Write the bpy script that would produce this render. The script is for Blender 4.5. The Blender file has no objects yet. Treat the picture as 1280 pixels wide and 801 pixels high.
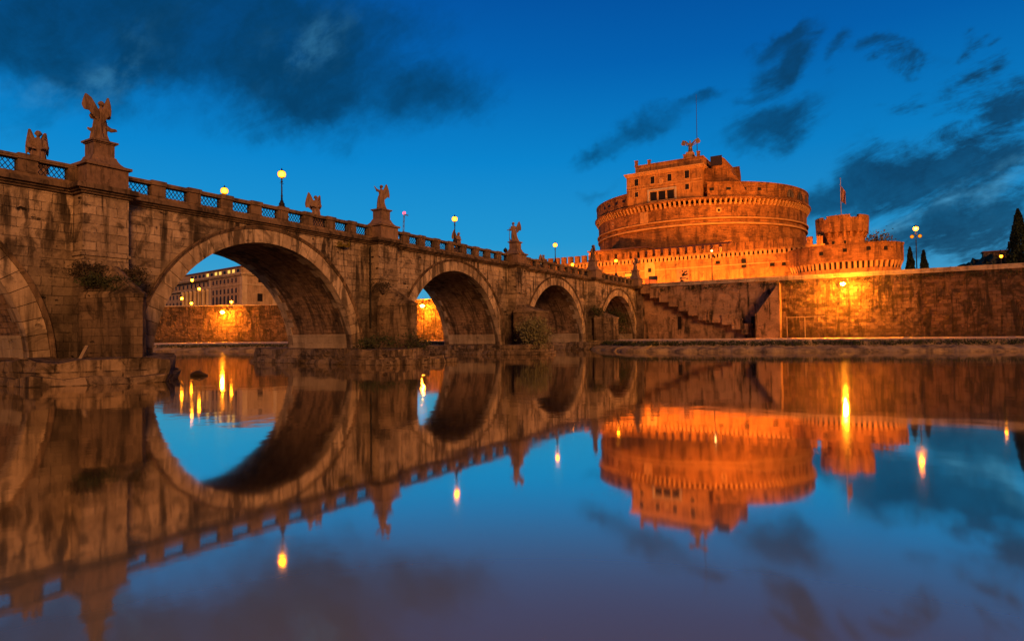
import bpy, bmesh, math, random
from mathutils import Vector, Matrix
import numpy as np
random.seed(7)
RNG = np.random.default_rng(7)
S = bpy.context.scene
COL = S.collection
R = math.radians
PI = math.pi

# ------------------------------------------------------------------ camera
TH, PIT, ROLL = R(31.4), R(1.44), 0.011
fw = Vector((-math.sin(TH)*math.cos(PIT), math.cos(TH)*math.cos(PIT), math.sin(PIT)))
r0 = Vector((math.cos(TH), math.sin(TH), 0)); u0 = r0.cross(fw)
rr = r0*math.cos(ROLL) - u0*math.sin(ROLL); uu = rr.cross(fw)
cd = bpy.data.cameras.new('camera'); cam = bpy.data.objects.new('camera', cd); COL.objects.link(cam)
M = Matrix((rr, uu, -fw)).transposed().to_4x4(); M.translation = Vector((42.4, -19.5, 2.25))
cam.matrix_world = M
cd.sensor_width = 36; cd.lens = 774/1280*36; cd.clip_start = .1; cd.clip_end = 20000
S.camera = cam

# ------------------------------------------------------------------ view
S.render.engine = 'CYCLES'
S.view_settings.view_transform = 'Standard'; S.view_settings.look = 'None'
S.view_settings.exposure = 0; S.view_settings.gamma = 1
S.cycles.use_denoising = True
S.cycles.max_bounces = 5; S.cycles.diffuse_bounces = 2; S.cycles.glossy_bounces = 3
S.cycles.transmission_bounces = 2; S.cycles.caustics_reflective = False; S.cycles.caustics_refractive = False
S.cycles.sample_clamp_indirect = 6

# ------------------------------------------------------------------ node helpers
class N:
    def __init__(s, tree): s.t = tree; s.n = tree.nodes; s.l = tree.links
    def new(s, typ, **kw):
        n = s.n.new(typ)
        for k, v in kw.items(): setattr(n, k, v)
        return n
    def put(s, sock, v):
        if v is None: return
        if hasattr(v, 'is_output'): s.l.new(v, sock)
        else: sock.default_value = v
    def m(s, op, a, b=None, c=None, clamp=False):
        n = s.new('ShaderNodeMath', operation=op, use_clamp=clamp)
        for i, v in enumerate((a, b, c)): s.put(n.inputs[i], v)
        return n.outputs[0]
    def v(s, op, a, b=None, out=0):
        n = s.new('ShaderNodeVectorMath', operation=op)
        s.put(n.inputs[0], a); s.put(n.inputs[1], b)
        return n.outputs['Value'] if op in ('DOT_PRODUCT', 'LENGTH') else n.outputs[0]
    def mix(s, f, a, b, blend='MIX'):
        n = s.new('ShaderNodeMix', data_type='RGBA', blend_type=blend)
        s.put(n.inputs[0], f); s.put(n.inputs[6], c4(a)); s.put(n.inputs[7], c4(b))
        return n.outputs[2]
    def noise(s, vec, scale, detail=4, rough=.55, dist=0, out=0):
        n = s.new('ShaderNodeTexNoise'); s.put(n.inputs['Vector'], vec)
        n.inputs['Scale'].default_value = scale; n.inputs['Detail'].default_value = detail
        n.inputs['Roughness'].default_value = rough; n.inputs['Distortion'].default_value = dist
        return n.outputs[out]
    def ramp(s, f, lo, hi, a=0., b=1.):
        n = s.new('ShaderNodeMapRange', interpolation_type='SMOOTHSTEP')
        s.put(n.inputs[0], f)
        for i, v in enumerate((lo, hi, a, b)): n.inputs[i+1].default_value = v
        return n.outputs[0]
    def comb(s, x, y, z=0.):
        n = s.new('ShaderNodeCombineXYZ'); s.put(n.inputs[0], x); s.put(n.inputs[1], y); s.put(n.inputs[2], z)
        return n.outputs[0]
    def sep(s, v):
        n = s.new('ShaderNodeSeparateXYZ'); s.put(n.inputs[0], v); return n.outputs
def c4(c): return (*c, 1) if isinstance(c, (tuple, list)) and len(c) == 3 else c

# ------------------------------------------------------------------ sky at dusk
W = bpy.data.worlds.new('World'); S.world = W; W.use_nodes = True
W.node_tree.nodes.clear(); k = N(W.node_tree)
d = k.new('ShaderNodeTexCoord').outputs['Generated']
d = k.v('NORMALIZE', d)
el = k.sep(d)[2]
cr = k.new('ShaderNodeValToRGB'); k.put(cr.inputs[0], el); e = cr.color_ramp
stops = [(0.0, (.100, .340, .480)), (.06, (.060, .325, .550)), (.15, (.016, .270, .575)), (.27, (.003, .205, .550)),
         (.40, (.001, .112, .410)), (.55, (.001, .055, .28)), (1.0, (.001, .010, .05))]
e.elements[0].position = 0; e.elements[0].color = c4(stops[0][1]); e.elements[1].position = 1; e.elements[1].color = c4(stops[-1][1])
for p, c in stops[1:-1]: q = e.elements.new(p); q.color = c4(c)
base = cr.outputs[0]
# brighter towards the west (left of the bridge), deeper blue to the north east
az = k.v('DOT_PRODUCT', d, (-.78, .55, .1))
base = k.mix(k.ramp(az, .55, 1.0), base, k.mix(1., base, (1.0, 1.15, 1.12), 'MULTIPLY'))
base = k.mix(k.ramp(az, .62, -.2), base, k.mix(1., base, (1.0, .74, .80), 'MULTIPLY'))
base = k.mix(k.ramp(k.v('DOT_PRODUCT', d, (-.86, .5, .0)), .1, -.7), base, (.0015, .012, .045))
CL = [((-0.780,0.484,0.396),(1.902,3.158,-0.111),(4.204,-2.148,10.922),0.95),
((-0.734,0.575,0.362),(4.148,6.913,-2.569),(9.430,0.904,17.660),0.60),
((-0.859,0.340,0.383),(4.043,7.728,2.207),(4.796,-7.484,17.426),0.70),
((-0.573,0.728,0.376),(9.032,6.240,1.695),(2.393,-9.411,21.890),0.50),
((-0.900,0.340,0.273),(6.793,10.593,9.175),(-0.576,-26.127,30.593),0.30),
((-0.650,0.617,0.444),(3.980,3.803,0.538),(6.122,-9.554,22.244),0.35),
((-0.121,0.917,0.380),(21.015,-0.434,7.757),(-13.561,-16.645,35.808),0.95),
((-0.125,0.900,0.417),(24.981,1.689,3.867),(-8.778,-34.432,71.739),0.60),
((-0.148,0.945,0.293),(14.821,1.076,4.041),(-8.338,-11.757,33.710),0.80),
((-0.311,0.900,0.306),(13.596,3.014,4.963),(-11.218,-18.097,41.724),0.65),
((-0.385,0.878,0.283),(31.721,12.615,4.004),(0.104,-21.301,66.283),0.50),
((-0.232,0.908,0.348),(31.988,5.397,7.291),(-13.980,-37.735,89.267),0.50),
((-0.040,0.930,0.365),(30.524,-4.529,14.857),(-35.425,-26.870,64.587),0.55),
((0.014,0.938,0.347),(36.697,-0.119,-1.179),(2.442,-29.220,78.994),0.50),
((0.109,0.934,0.340),(17.080,-4.752,7.601),(-29.191,-16.683,55.166),0.75),
((0.039,0.972,0.231),(6.971,-0.965,2.895),(-9.030,-4.453,20.256),.80),
((-0.046,0.983,0.180),(8.421,0.143,1.397),(-5.885,-6.890,36.179),0.72),
((0.109,0.978,0.175),(10.210,-1.920,4.350),(-9.015,-2.577,20.019),.68),
((0.004,0.950,0.311),(38.278,-2.589,7.365),(-19.128,-29.081,89.194),0.50),
((0.063,0.991,0.120),(10.396,-0.754,0.753),(-3.459,-4.964,42.773),0.70),
((-0.383,0.895,0.227),(18.837,6.956,4.301),(-8.153,-21.309,70.172),0.35),
((0.136,0.952,0.274),(32.770,-7.820,10.933),(-14.658,-8.736,37.684),0.70),
((-0.172,0.927,0.335),(31.589,3.381,6.830),(-14.256,-32.227,81.893),0.35)]
LT = [((0.064,0.986,0.156),(10.429,-1.348,4.253),(-41.390,-12.773,97.457),1.00),
((0.000,0.991,0.131),(17.564,-0.762,5.701),(-35.557,-14.249,107.640),0.70),
((0.121,0.973,0.198),(21.312,-3.874,5.995),(-36.823,-19.450,118.327),0.60),
((-0.865,0.378,0.329),(6.376,7.612,8.031),(-2.024,-34.490,34.298),0.50),
((-0.109,0.985,0.135),(16.218,1.535,1.899),(-8.730,-12.572,84.724),0.50),
((-0.698,0.587,0.410),(10.124,5.569,9.255),(-10.882,-36.624,33.943),0.40)]
warp = k.v('SUBTRACT', k.noise(d, 7, 5, .6, out=1), (.5, .5, .5))
wsc = k.new('ShaderNodeVectorMath', operation='SCALE'); k.put(wsc.inputs[0], warp); wsc.inputs[3].default_value = .14
dw = k.v('ADD', d, wsc.outputs[0])
def blobs(L, wd):
    tot = None
    for c, A, B, w in L:
        a = k.v('DOT_PRODUCT', wd, A); b = k.v('DOT_PRODUCT', wd, B)
        q = k.m('MULTIPLY_ADD', b, b, k.m('MULTIPLY', a, a))
        g = k.m('MULTIPLY', k.m('POWER', 2.718, k.m('MULTIPLY', q, -.9)), w)
        g = k.m('MULTIPLY', g, k.ramp(k.v('DOT_PRODUCT', d, c), .3, .6))
        tot = g if tot is None else k.m('ADD', tot, g)
    return tot
cm = blobs(CL, dw)
# wispy fibres along the drift of the clouds
st = k.comb(k.m('MULTIPLY', k.v('DOT_PRODUCT', d, (.92, .1, .38)), .33), k.v('DOT_PRODUCT', d, (-.35, -.15, .92)), k.v('DOT_PRODUCT', d, (-.1, 1, 0)))
n1 = k.noise(st, 16, 9, .68, .6); n2 = k.noise(st, 60, 7, .68, .3)
amp = k.ramp(az, .40, .80, 1., .22)
nl = k.noise(dw, 6, 7, .6, .3)
tx = k.m('ADD', k.m('MULTIPLY', k.m('SUBTRACT', n1, .5), 3.5), k.m('MULTIPLY', k.m('SUBTRACT', n2, .5), 1.5))
den = k.m('ADD', cm, k.m('ADD', k.m('MULTIPLY', tx, amp), k.m('MULTIPLY', k.m('SUBTRACT', nl, .5), 1.0)))
den = k.m('MULTIPLY', k.ramp(den, .06, .98), k.ramp(cm, .03, .35))
ccol = k.mix(k.ramp(az, .2, .9), (.006, .034, .078), (.0015, .044, .120))
ccol = k.mix(k.ramp(k.m('ADD', k.m('MULTIPLY', n1, .6), k.m('MULTIPLY', k.noise(dw, 11, 7, .65, .4), .5)), .42, .74), ccol, k.mix(.26, ccol, base))
sky = k.mix(k.m('MULTIPLY', den, .95), base, ccol)
lm = k.m('MULTIPLY', blobs(LT, dw), k.ramp(k.noise(st, 26, 6, .6, .2), .38, .72))
sky = k.mix(k.m('MULTIPLY', lm, .8, clamp=True), sky, (.07, .34, .60))
# a trace of physical sky after sunset
nish = k.new('ShaderNodeTexSky', sky_type='NISHITA'); nish.sun_disc = False
nish.sun_elevation = R(1); nish.sun_rotation = R(145); nish.air_density = 1; nish.ozone_density = 4
sky = k.mix(1., sky, k.mix(1., nish.outputs[0], (.0015, .002, .003), 'MULTIPLY'), 'ADD')
bg = k.new('ShaderNodeBackground'); k.put(bg.inputs[0], sky); bg.inputs[1].default_value = 1.0
k.l.new(bg.outputs[0], k.new('ShaderNodeOutputWorld').inputs[0])

# ------------------------------------------------------------------ low sodium-coloured light from the lit city on the south bank
sd = bpy.data.lights.new('sun', 'SUN'); sd.energy = 2.7; sd.color = (1, .44, .15); sd.angle = R(16)
so = bpy.data.objects.new('sun', sd); COL.objects.link(so)
so.rotation_euler = Vector((-.77, .56, -.28)).to_track_quat('-Z', 'Y').to_euler()

# ------------------------------------------------------------------ materials
MATS = {}
def newmat(name):
    m = bpy.data.materials.new(name); m.use_nodes = True; m.node_tree.nodes.clear(); MATS[name] = m
    k = N(m.node_tree); out = k.new('ShaderNodeOutputMaterial')
    return m, k, out
def principled(k, out, col, rough=.85, bump=None, spec=.25, **kw):
    p = k.new('ShaderNodeBsdfPrincipled'); k.put(p.inputs['Base Color'], c4(col)); k.put(p.inputs['Roughness'], rough)
    p.inputs['Specular IOR Level'].default_value = spec
    for a, b in kw.items(): k.put(p.inputs[a], b)
    if bump is not None: k.l.new(bump, p.inputs['Normal'])
    k.l.new(p.outputs[0], out.inputs[0]); return p
def bump(k, h, strength=.6, dist=.05, normal=None):
    b = k.new('ShaderNodeBump'); b.inputs['Strength'].default_value = strength; b.inputs['Distance'].default_value = dist
    k.put(b.inputs['Height'], h)
    if normal is not None: k.l.new(normal, b.inputs['Normal'])
    return b.outputs[0]
def boxmap(k):
    g = k.new('ShaderNodeNewGeometry'); p = g.outputs['Position']
    n = k.v('ABSOLUTE', g.outputs['True Normal']); x, y, z = k.sep(p)[:3]; nx, ny, nz = k.sep(n)[:3]
    t = k.m('GREATER_THAN', nx, ny)
    u = k.m('ADD', k.m('MULTIPLY', t, y), k.m('MULTIPLY', k.m('SUBTRACT', 1., t), x))
    top = k.m('GREATER_THAN', nz, .8)
    vv = k.m('ADD', k.m('MULTIPLY', top, y), k.m('MULTIPLY', k.m('SUBTRACT', 1., top), z))
    return p, u, vv
def stone(name, light, dark, bw=1.2, bh=.55, mortar=.018, stain=.5, stain_col=(.035, .024, .016), pits=.5, patch=.45, bumpd=.05,
          round_=None, streak=(1.3, .13), soot=None, lowdark=0., joint=.35, wob=.10, island=False, tintw=.22):
    m, k, out = newmat(name)
    p, u, z = boxmap(k)
    if round_:
        cx, cy, rad = round_; s = k.sep(p)
        u = k.m('MULTIPLY', k.m('ARCTAN2', k.m('SUBTRACT', s[0], cx), k.m('SUBTRACT', cy, s[1])), rad)
    w = k.m('MULTIPLY', k.m('SUBTRACT', k.noise(p, .9, 3), .5), wob)
    uv = k.comb(k.m('ADD', u, w), k.m('ADD', z, k.m('MULTIPLY', w, .6)))
    br = k.new('ShaderNodeTexBrick'); k.put(br.inputs['Vector'], uv); br.offset = .47; br.squash = 1
    br.inputs['Color1'].default_value = (0, 0, 0, 1); br.inputs['Color2'].default_value = (1, 1, 1, 1); br.inputs['Mortar'].default_value = (.5, .5, .5, 1)
    br.inputs['Scale'].default_value = 1; br.inputs['Brick Width'].default_value = bw; br.inputs['Row Height'].default_value = bh
    br.inputs['Mortar Size'].default_value = mortar; br.inputs['Mortar Smooth'].default_value = .4; br.inputs['Bias'].default_value = 0
    tint = k.new('ShaderNodeNewGeometry').outputs['Random Per Island'] if island else k.sep(br.outputs['Color'])[0]; mor = br.outputs['Fac']
    jn = k.m('MULTIPLY', mor, k.ramp(k.noise(p, 1.7, 4, .6), .38, .62))
    big = k.noise(p, .35, 5, .6); fine = k.noise(p, 3.5, 6, .65)
    f = k.m('ADD', k.m('MULTIPLY', tint, tintw), k.m('ADD', k.m('MULTIPLY', big, .66), k.m('MULTIPLY', fine, .50)))
    col = k.mix(k.ramp(f, .30, 1.02), dark, light)
    col = k.mix(k.m('MULTIPLY', jn, joint), col, stain_col)
    # soot and water streaks running down the face
    sv = k.comb(k.m('MULTIPLY', u, streak[0]), k.m('MULTIPLY', z, streak[1]), 0.)
    sn = k.noise(sv, 1., 5, .62, .4)
    pn = k.noise(p, .22, 4, .6)
    sm = k.m('MULTIPLY', k.ramp(sn, .47, .60), k.ramp(pn, .34, .54))
    col = k.mix(k.m('MULTIPLY', sm, stain), col, stain_col)
    pm = k.ramp(k.noise(p, .55, 8, .72, .6), .49, .63)
    col = k.mix(k.m('MULTIPLY', pm, patch), col, stain_col)
    if soot:    # dark growth at the foot of the wall, up to an uneven line
        z0, z1, a = soot
        sh = k.m('ADD', k.sep(p)[2], k.m('MULTIPLY', k.m('SUBTRACT', k.noise(p, .5, 5, .65), .5), 5.))
        col = k.mix(k.m('MULTIPLY', k.ramp(sh, z1, z0), a), col, stain_col)
    # pits and lost stone
    vo = k.new('ShaderNodeTexVoronoi'); k.put(vo.inputs['Vector'], k.v('ADD', k.v('MULTIPLY', p, (.75, .75, 2.1)), k.noise(p, 2, 3, out=1)))
    vo.inputs['Scale'].default_value = 1.05
    pit = k.m('MULTIPLY', k.ramp(vo.outputs['Distance'], .24, .12), k.ramp(k.noise(p, .45, 3), .50, .60))
    col = k.mix(k.m('MULTIPLY', pit, pits), col, (.018, .012, .009))
    h = k.m('ADD', k.m('MULTIPLY', fine, .55), k.m('ADD', k.m('MULTIPLY', jn, -.8), k.m('MULTIPLY', pit, -1.2)))
    h = k.m('ADD', h, k.m('MULTIPLY', tint, .25)); h = k.m('ADD', h, k.m('MULTIPLY', k.noise(p, 11, 4, .6), .22))
    principled(k, out, col, .95, bump(k, h, .9, bumpd), .08)
    return m
stone('travertine', (.60, .41, .26), (.15, .097, .06), stain=.95, pits=.95, patch=.75, bumpd=.16, mortar=.026, joint=.6, streak=(1.3, .16), soot=(3., 10.5, .75))
stone('weathered_travertine', (.26, .165, .10), (.075, .047, .03), bw=1.1, bh=.5, stain=.9, patch=.8, pits=.8, bumpd=.12, soot=(.9, 4.2, .55))
stone('cornice_stone', (.24, .145, .085), (.085, .053, .033), bw=1.9, bh=.8, stain=.85, patch=.75, pits=.4, streak=(2.2, .4))
stone('parapet_stone', (.27, .16, .09), (.11, .066, .04), bw=2.6, bh=1.0, stain=.6, patch=.6, pits=.25, streak=(2.2, .4))
stone('arch_stone', (.56, .385, .24), (.22, .14, .085), bw=7, bh=9, mortar=.001, stain=.8, patch=.6, pits=.5, joint=0, island=True, tintw=.42, soot=(1.5, 5., .4))
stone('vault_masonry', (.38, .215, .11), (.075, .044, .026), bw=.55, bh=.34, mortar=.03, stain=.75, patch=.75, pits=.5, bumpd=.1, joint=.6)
stone('repaired_stone', (.44, .31, .18), (.27, .185, .11), bw=1.5, bh=.6, stain=.35, patch=.2, pits=.15)
stone('plinth_stone', (.34, .22, .13), (.09, .058, .037), bw=1.6, bh=.65, mortar=.04, stain=.7, patch=.85, pits=.6, bumpd=.2, joint=.8)
stone('statue_marble', (.36, .21, .13), (.14, .08, .05), bw=9, bh=9, mortar=.001, stain=.5, patch=.4, pits=.1, joint=0, bumpd=.02, streak=(4, .8))
stone('embankment_stone', (.20, .112, .058), (.022, .013, .008), bw=1.1, bh=.55, mortar=.045, stain=.9, patch=.7, pits=.9, bumpd=.10, soot=(1.2, 4.5, .6), joint=.85, tintw=.5)
stone('dark_embankment_stone', (.17, .090, .046), (.030, .017, .010), bw=1.1, bh=.55, mortar=.045, stain=.9, patch=.85, pits=.9, bumpd=.10, soot=(1.2, 4.5, .6), joint=.85, tintw=.5)  # slightly darker, more patched variant of the embankment stone
stone('embankment_render', (.50, .27, .135), (.19, .10, .052), bw=2.6, bh=1.2, mortar=.01, stain=.97, patch=.5, pits=.7, streak=(.85, .11), bumpd=.06)
stone('coping_stone', (.60, .42, .26), (.34, .22, .13), bw=2.2, bh=.9, stain=.4, patch=.35, pits=.1)
DR = (-6.8, 170.3, 30)
stone('castle_brick', (.56, .205, .048), (.20, .072, .019), bw=1.4, bh=.45, mortar=.03, stain=.65, stain_col=(.07, .03, .014), pits=.7, patch=.5, bumpd=.2, round_=DR, streak=(.5, .12))
stone('castle_stone', (.54, .20, .048), (.19, .07, .02), bw=1.1, bh=.42, mortar=.03, stain=.7, stain_col=(.075, .033, .015), pits=.5, patch=.45, bumpd=.08)
stone('castle_plaster', (.62, .24, .055), (.28, .108, .028), bw=3, bh=2.1, mortar=.02, stain=.6, stain_col=(.10, .042, .018), pits=.4, patch=.6, bumpd=.04, joint=.3)
stone('castle_trim', (.76, .35, .10), (.52, .22, .06), bw=2.4, bh=2, stain=.25, stain_col=(.18, .09, .04), pits=0, patch=.25)
stone('palace_wall', (.50, .32, .18), (.36, .22, .12), bw=2.2, bh=.7, mortar=.02, stain=.3, pits=0, patch=.25, bumpd=.03)
stone('palace_trim', (.62, .44, .27), (.46, .31, .18), bw=4, bh=3, stain=.2, pits=0, patch=.15)

def simple(name, col, rough=.7, metal=0., nscale=3., var=.35, spec=.3, bmp=0.):
    m, k, out = newmat(name)
    p = k.new('ShaderNodeNewGeometry').outputs['Position']
    n = k.noise(p, nscale, 5, .6)
    c = k.mix(n, tuple(x*(1-var) for x in col), tuple(x*(1+var) for x in col))
    principled(k, out, c, rough, bump(k, n, bmp, .03) if bmp else None, spec, Metallic=metal)
    return m
simple('dark_iron', (.03, .026, .022), .5, .6)
simple('window_dark', (.014, .009, .006), .6, 0, 2, .3, .15)
simple('roof_tile', (.20, .07, .035), .85, 0, 6, .4, bmp=.6)
simple('asphalt', (.05, .045, .04), .9, 0, 2)
simple('wood_plank', (.30, .20, .11), .8, 0, 5, .4)
simple('wet_wood', (.035, .022, .014), .4, 0, 5, .4)
simple('foam', (.30, .27, .25), .6, 0, 5, .4)
simple('flag_cloth', (.33, .14, .09), .8, 0, 3, .3)
simple('pole_paint', (.40, .28, .20), .5, .1)
simple('crane_paint', (.10, .12, .14), .6)
simple('sign_panel', (.75, .52, .22), .6, 0, 2, .1)
simple('banner_cloth', (.34, .13, .05), .8, 0, 2, .3)
simple('red_board', (.26, .06, .03), .7, 0, 3, .3)
simple('bark', (.07, .045, .03), .9, 0, 8, .4)
def path_mat():
    m, k, out = newmat('path_gravel')
    p = k.new('ShaderNodeNewGeometry').outputs['Position']
    n = k.noise(p, .5, 6, .65); n2 = k.noise(p, 6, 4)
    c = k.mix(k.ramp(k.m('ADD', n, k.m('MULTIPLY', n2, .3)), .4, .85), (.42, .29, .17), (.72, .53, .33))
    principled(k, out, c, .95, bump(k, n2, .4, .03))
path_mat()
def mud_mat():
    m, k, out = newmat('bank_mud')
    p = k.new('ShaderNodeNewGeometry').outputs['Position']
    z = k.sep(p)[2]
    n = k.noise(p, .6, 6, .65); n2 = k.noise(p, 4, 5, .65)
    c = k.mix(k.ramp(k.m('ADD', n, k.m('MULTIPLY', n2, .35)), .45, .85), (.07, .047, .028), (.50, .31, .13))
    principled(k, out, c, .85, bump(k, n2, .8, .12))
mud_mat()
def ground_mat():
    m, k, out = newmat('city_ground')
    p = k.new('ShaderNodeNewGeometry').outputs['Position']
    n = k.noise(p, .05, 6, .6)
    c = k.mix(n, (.05, .042, .033), (.12, .085, .055))
    principled(k, out, c, .95)
ground_mat()
def leaf_mat(name, a, b):
    m, k, out = newmat(name)
    g = k.new('ShaderNodeNewGeometry')
    n = k.noise(g.outputs['Position'], 1.1, 4, .6)
    f = k.m('ADD', k.m('MULTIPLY', g.outputs['Random Per Island'], .6), k.m('MULTIPLY', n, .5))
    principled(k, out, k.mix(f, a, b), .75, None, .2)
leaf_mat('dark_leaf', (.020, .026, .010), (.060, .060, .022))
leaf_mat('cypress_leaf', (.012, .022, .010), (.035, .048, .018))
leaf_mat('dry_leaf', (.025, .018, .010), (.075, .050, .024))
leaf_mat('pale_leaf', (.09, .085, .035), (.24, .20, .085))
leaf_mat('gold_leaf', (.10, .075, .015), (.26, .18, .03))
def emit(name, col, s, rim=None, power=1.):
    m, k, out = newmat(name); e = k.new('ShaderNodeEmission'); e.inputs[1].default_value = s; e.inputs[0].default_value = c4(col)
    if rim:     # frosted globe, dimmer at its edge, with an orange halo painted into the rim
        lw = k.new('ShaderNodeLayerWeight'); lw.inputs[0].default_value = .5
        f = k.ramp(lw.outputs['Facing'], .05, .62)
        k.put(e.inputs[0], k.mix(f, col, rim)); k.put(e.inputs[1], k.m('MULTIPLY_ADD', f, -.88*s, s))
    k.l.new(e.outputs[0], out.inputs[0])
emit('lamp_glow', (1, .34, .009), 22, (1, .16, .002))
emit('dim_lamp_glow', (1, .28, .01), 1.6, (1, .20, .004))
emit('flood_glow', (1, .32, .012), 13000, (1, .25, .01))
emit('far_flood_glow', (1, .30, .010), 4500, (1, .25, .01))
emit('far_lamp_glow', (1, .32, .007), 100, (1, .16, .002))
emit('cool_lamp_glow', (1, .55, .16), 12, (1, .4, .08))
emit('lit_window', (1, .55, .10), 1.3)
emit('red_beacon', (1, .06, .10), 4)
emit('lit_sign', (1, .52, .03), 1.1)
def water_mat():
    m, k, out = newmat('river_water')
    p = k.new('ShaderNodeNewGeometry').outputs['Position']
    s = k.sep(p)
    a = k.noise(k.v('MULTIPLY', p, (1, 1, 1)), .16, 3, .5)
    b = k.noise(k.v('MULTIPLY', p, (1, 1, 1)), 1.5, 3, .5)
    rip = k.ramp(k.noise(p, .05, 3), .42, .62)          # patches where the current wrinkles the surface
    h = k.m('ADD', a, k.m('MULTIPLY', b, k.m('MULTIPLY', rip, .2)))
    nrm = bump(k, h, .05, .3)
    gl = k.new('ShaderNodeBsdfGlossy'); gl.inputs['Color'].default_value = (.94, .89, .80, 1); gl.inputs['Roughness'].default_value = .048
    k.l.new(nrm, gl.inputs['Normal'])
    df = k.new('ShaderNodeBsdfDiffuse'); df.inputs['Color'].default_value = (.33, .28, .14, 1)
    fr = k.new('ShaderNodeFresnel'); fr.inputs[0].default_value = 1.33
    f = k.ramp(fr.outputs[0], .05, .28, .22, .97)
    mx = k.new('ShaderNodeMixShader'); k.put(mx.inputs[0], f); k.l.new(df.outputs[0], mx.inputs[1]); k.l.new(gl.outputs[0], mx.inputs[2])
    k.l.new(mx.outputs[0], out.inputs[0])
water_mat()

# ------------------------------------------------------------------ mesh helpers
ORG = {}
class G:
    def __init__(s): s.v = []; s.f = []
    def add(s, vs, fs):
        o = len(s.v); s.v += [tuple(q) for q in vs]; s.f += [tuple(i+o for i in f) for f in fs]; return s
    def box(s, x0, x1, y0, y1, z0, z1, top=None):
        t = top or (x0, x1, y0, y1)
        return s.add([(x0,y0,z0),(x1,y0,z0),(x1,y1,z0),(x0,y1,z0),(t[0],t[2],z1),(t[1],t[2],z1),(t[1],t[3],z1),(t[0],t[3],z1)],
                     [(0,3,2,1),(4,5,6,7),(0,1,5,4),(1,2,6,5),(2,3,7,6),(3,0,4,7)])
    def prism(s, poly, z0, z1, top=None):
        n = len(poly); t = top or poly
        return s.add([(x,y,z0) for x,y in poly]+[(x,y,z1) for x,y in t],
                     [tuple(range(n))[::-1], tuple(range(n,2*n))]+[(i,(i+1)%n,n+(i+1)%n,n+i) for i in range(n)])
    def ext(s, pts, vec):      # extrude any planar loop along a vector
        n = len(pts); vec = Vector(vec)
        return s.add([tuple(p) for p in pts]+[tuple(Vector(p)+vec) for p in pts],
                     [tuple(range(n)), tuple(range(n,2*n))[::-1]]+[(i,n+i,n+(i+1)%n,(i+1)%n) for i in range(n)])
    def tube(s, pts, rad, n=8):
        pts = [Vector(p) for p in pts]
        if not hasattr(rad, '__len__'): rad = [rad]*len(pts)
        rings = []
        for i, p in enumerate(pts):
            t = (pts[min(i+1,len(pts)-1)]-pts[max(i-1,0)]).normalized()
            a = t.orthogonal().normalized() if i == 0 else (pa - t*pa.dot(t)).normalized()
            pa = a; b = t.cross(a)
            rings.append([p+(a*math.cos(q)+b*math.sin(q))*rad[i] for q in [2*PI*j/n for j in range(n)]])
        vs = [q for r in rings for q in r]; fs = []
        for i in range(len(pts)-1):
            for j in range(n): fs.append((i*n+j, i*n+(j+1)%n, (i+1)*n+(j+1)%n, (i+1)*n+j))
        fs += [tuple(range(n))[::-1], tuple(range((len(pts)-1)*n, len(pts)*n))]
        return s.add(vs, fs)
    def lathe(s, prof, c=(0,0,0), n=16, a0=0, a1=2*PI, sx=1, sy=1, cap=True):
        full = abs(a1-a0-2*PI) < 1e-6; m = n if full else n+1
        vs = []; fs = []
        for r, z in prof:
            for j in range(m):
                a = a0+(a1-a0)*j/n; vs.append((c[0]+r*math.cos(a)*sx, c[1]+r*math.sin(a)*sy, c[2]+z))
        for i in range(len(prof)-1):
            for j in range(n): fs.append((i*m+j, i*m+(j+1)%m, (i+1)*m+(j+1)%m, (i+1)*m+j))
        if cap and full: fs += [tuple(range(m))[::-1], tuple(range((len(prof)-1)*m, len(prof)*m))]
        return s.add(vs, fs)
    def ball(s, c, r, n=12, m=8):
        if not hasattr(r, '__len__'): r = (r,r,r)
        prof = [(max(math.sin(PI*i/m), 1e-3), -math.cos(PI*i/m)) for i in range(m+1)]
        o = len(s.v); s.lathe(prof, n=n)
        for i in range(o, len(s.v)): x,y,z = s.v[i]; s.v[i] = (c[0]+x*r[0], c[1]+y*r[1], c[2]+z*r[2])
        return s
    def bar(s, a, b, w, t=None, up=(0,0,1)):
        a = Vector(a); b = Vector(b); d = (b-a).normalized(); u = Vector(up)
        r = d.cross(u); r = r.normalized() if r.length > 1e-4 else d.orthogonal().normalized(); u = r.cross(d).normalized()
        t = t or w; vs = []
        for p in (a, b):
            for i, j in ((-1,-1),(1,-1),(1,1),(-1,1)): vs.append(p+r*(i*w/2)+u*(j*t/2))
        return s.add(vs, [(0,1,2,3)[::-1],(4,5,6,7),(0,1,5,4),(1,2,6,5),(2,3,7,6),(3,0,4,7)])
    def mesh(s, name, org=(0,0,0), smooth=False, fix=True):
        me = bpy.data.meshes.new(name); o = Vector(org)
        me.from_pydata([tuple(Vector(q)-o) for q in s.v], [], s.f)
        if fix:
            b = bmesh.new(); b.from_mesh(me); bmesh.ops.recalc_face_normals(b, faces=b.faces[:]); b.to_mesh(me); b.free()
        if smooth: me.polygons.foreach_set('use_smooth', [True]*len(me.polygons))
        return me
def tag(o, label=None, cat=None, group=None, kind=None):
    if label: o['label'] = label
    if cat: o['category'] = cat
    if group: o['group'] = group
    if kind: o['kind'] = kind
    return o
def thing(name, label, cat, loc=(0,0,0), group=None, rz=0):
    o = bpy.data.objects.new(name, None); COL.objects.link(o); o.location = loc; o.rotation_euler = (0,0,rz); o.empty_display_size = .3
    ORG[o.name] = Vector(loc); return tag(o, label, cat, group)
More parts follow.
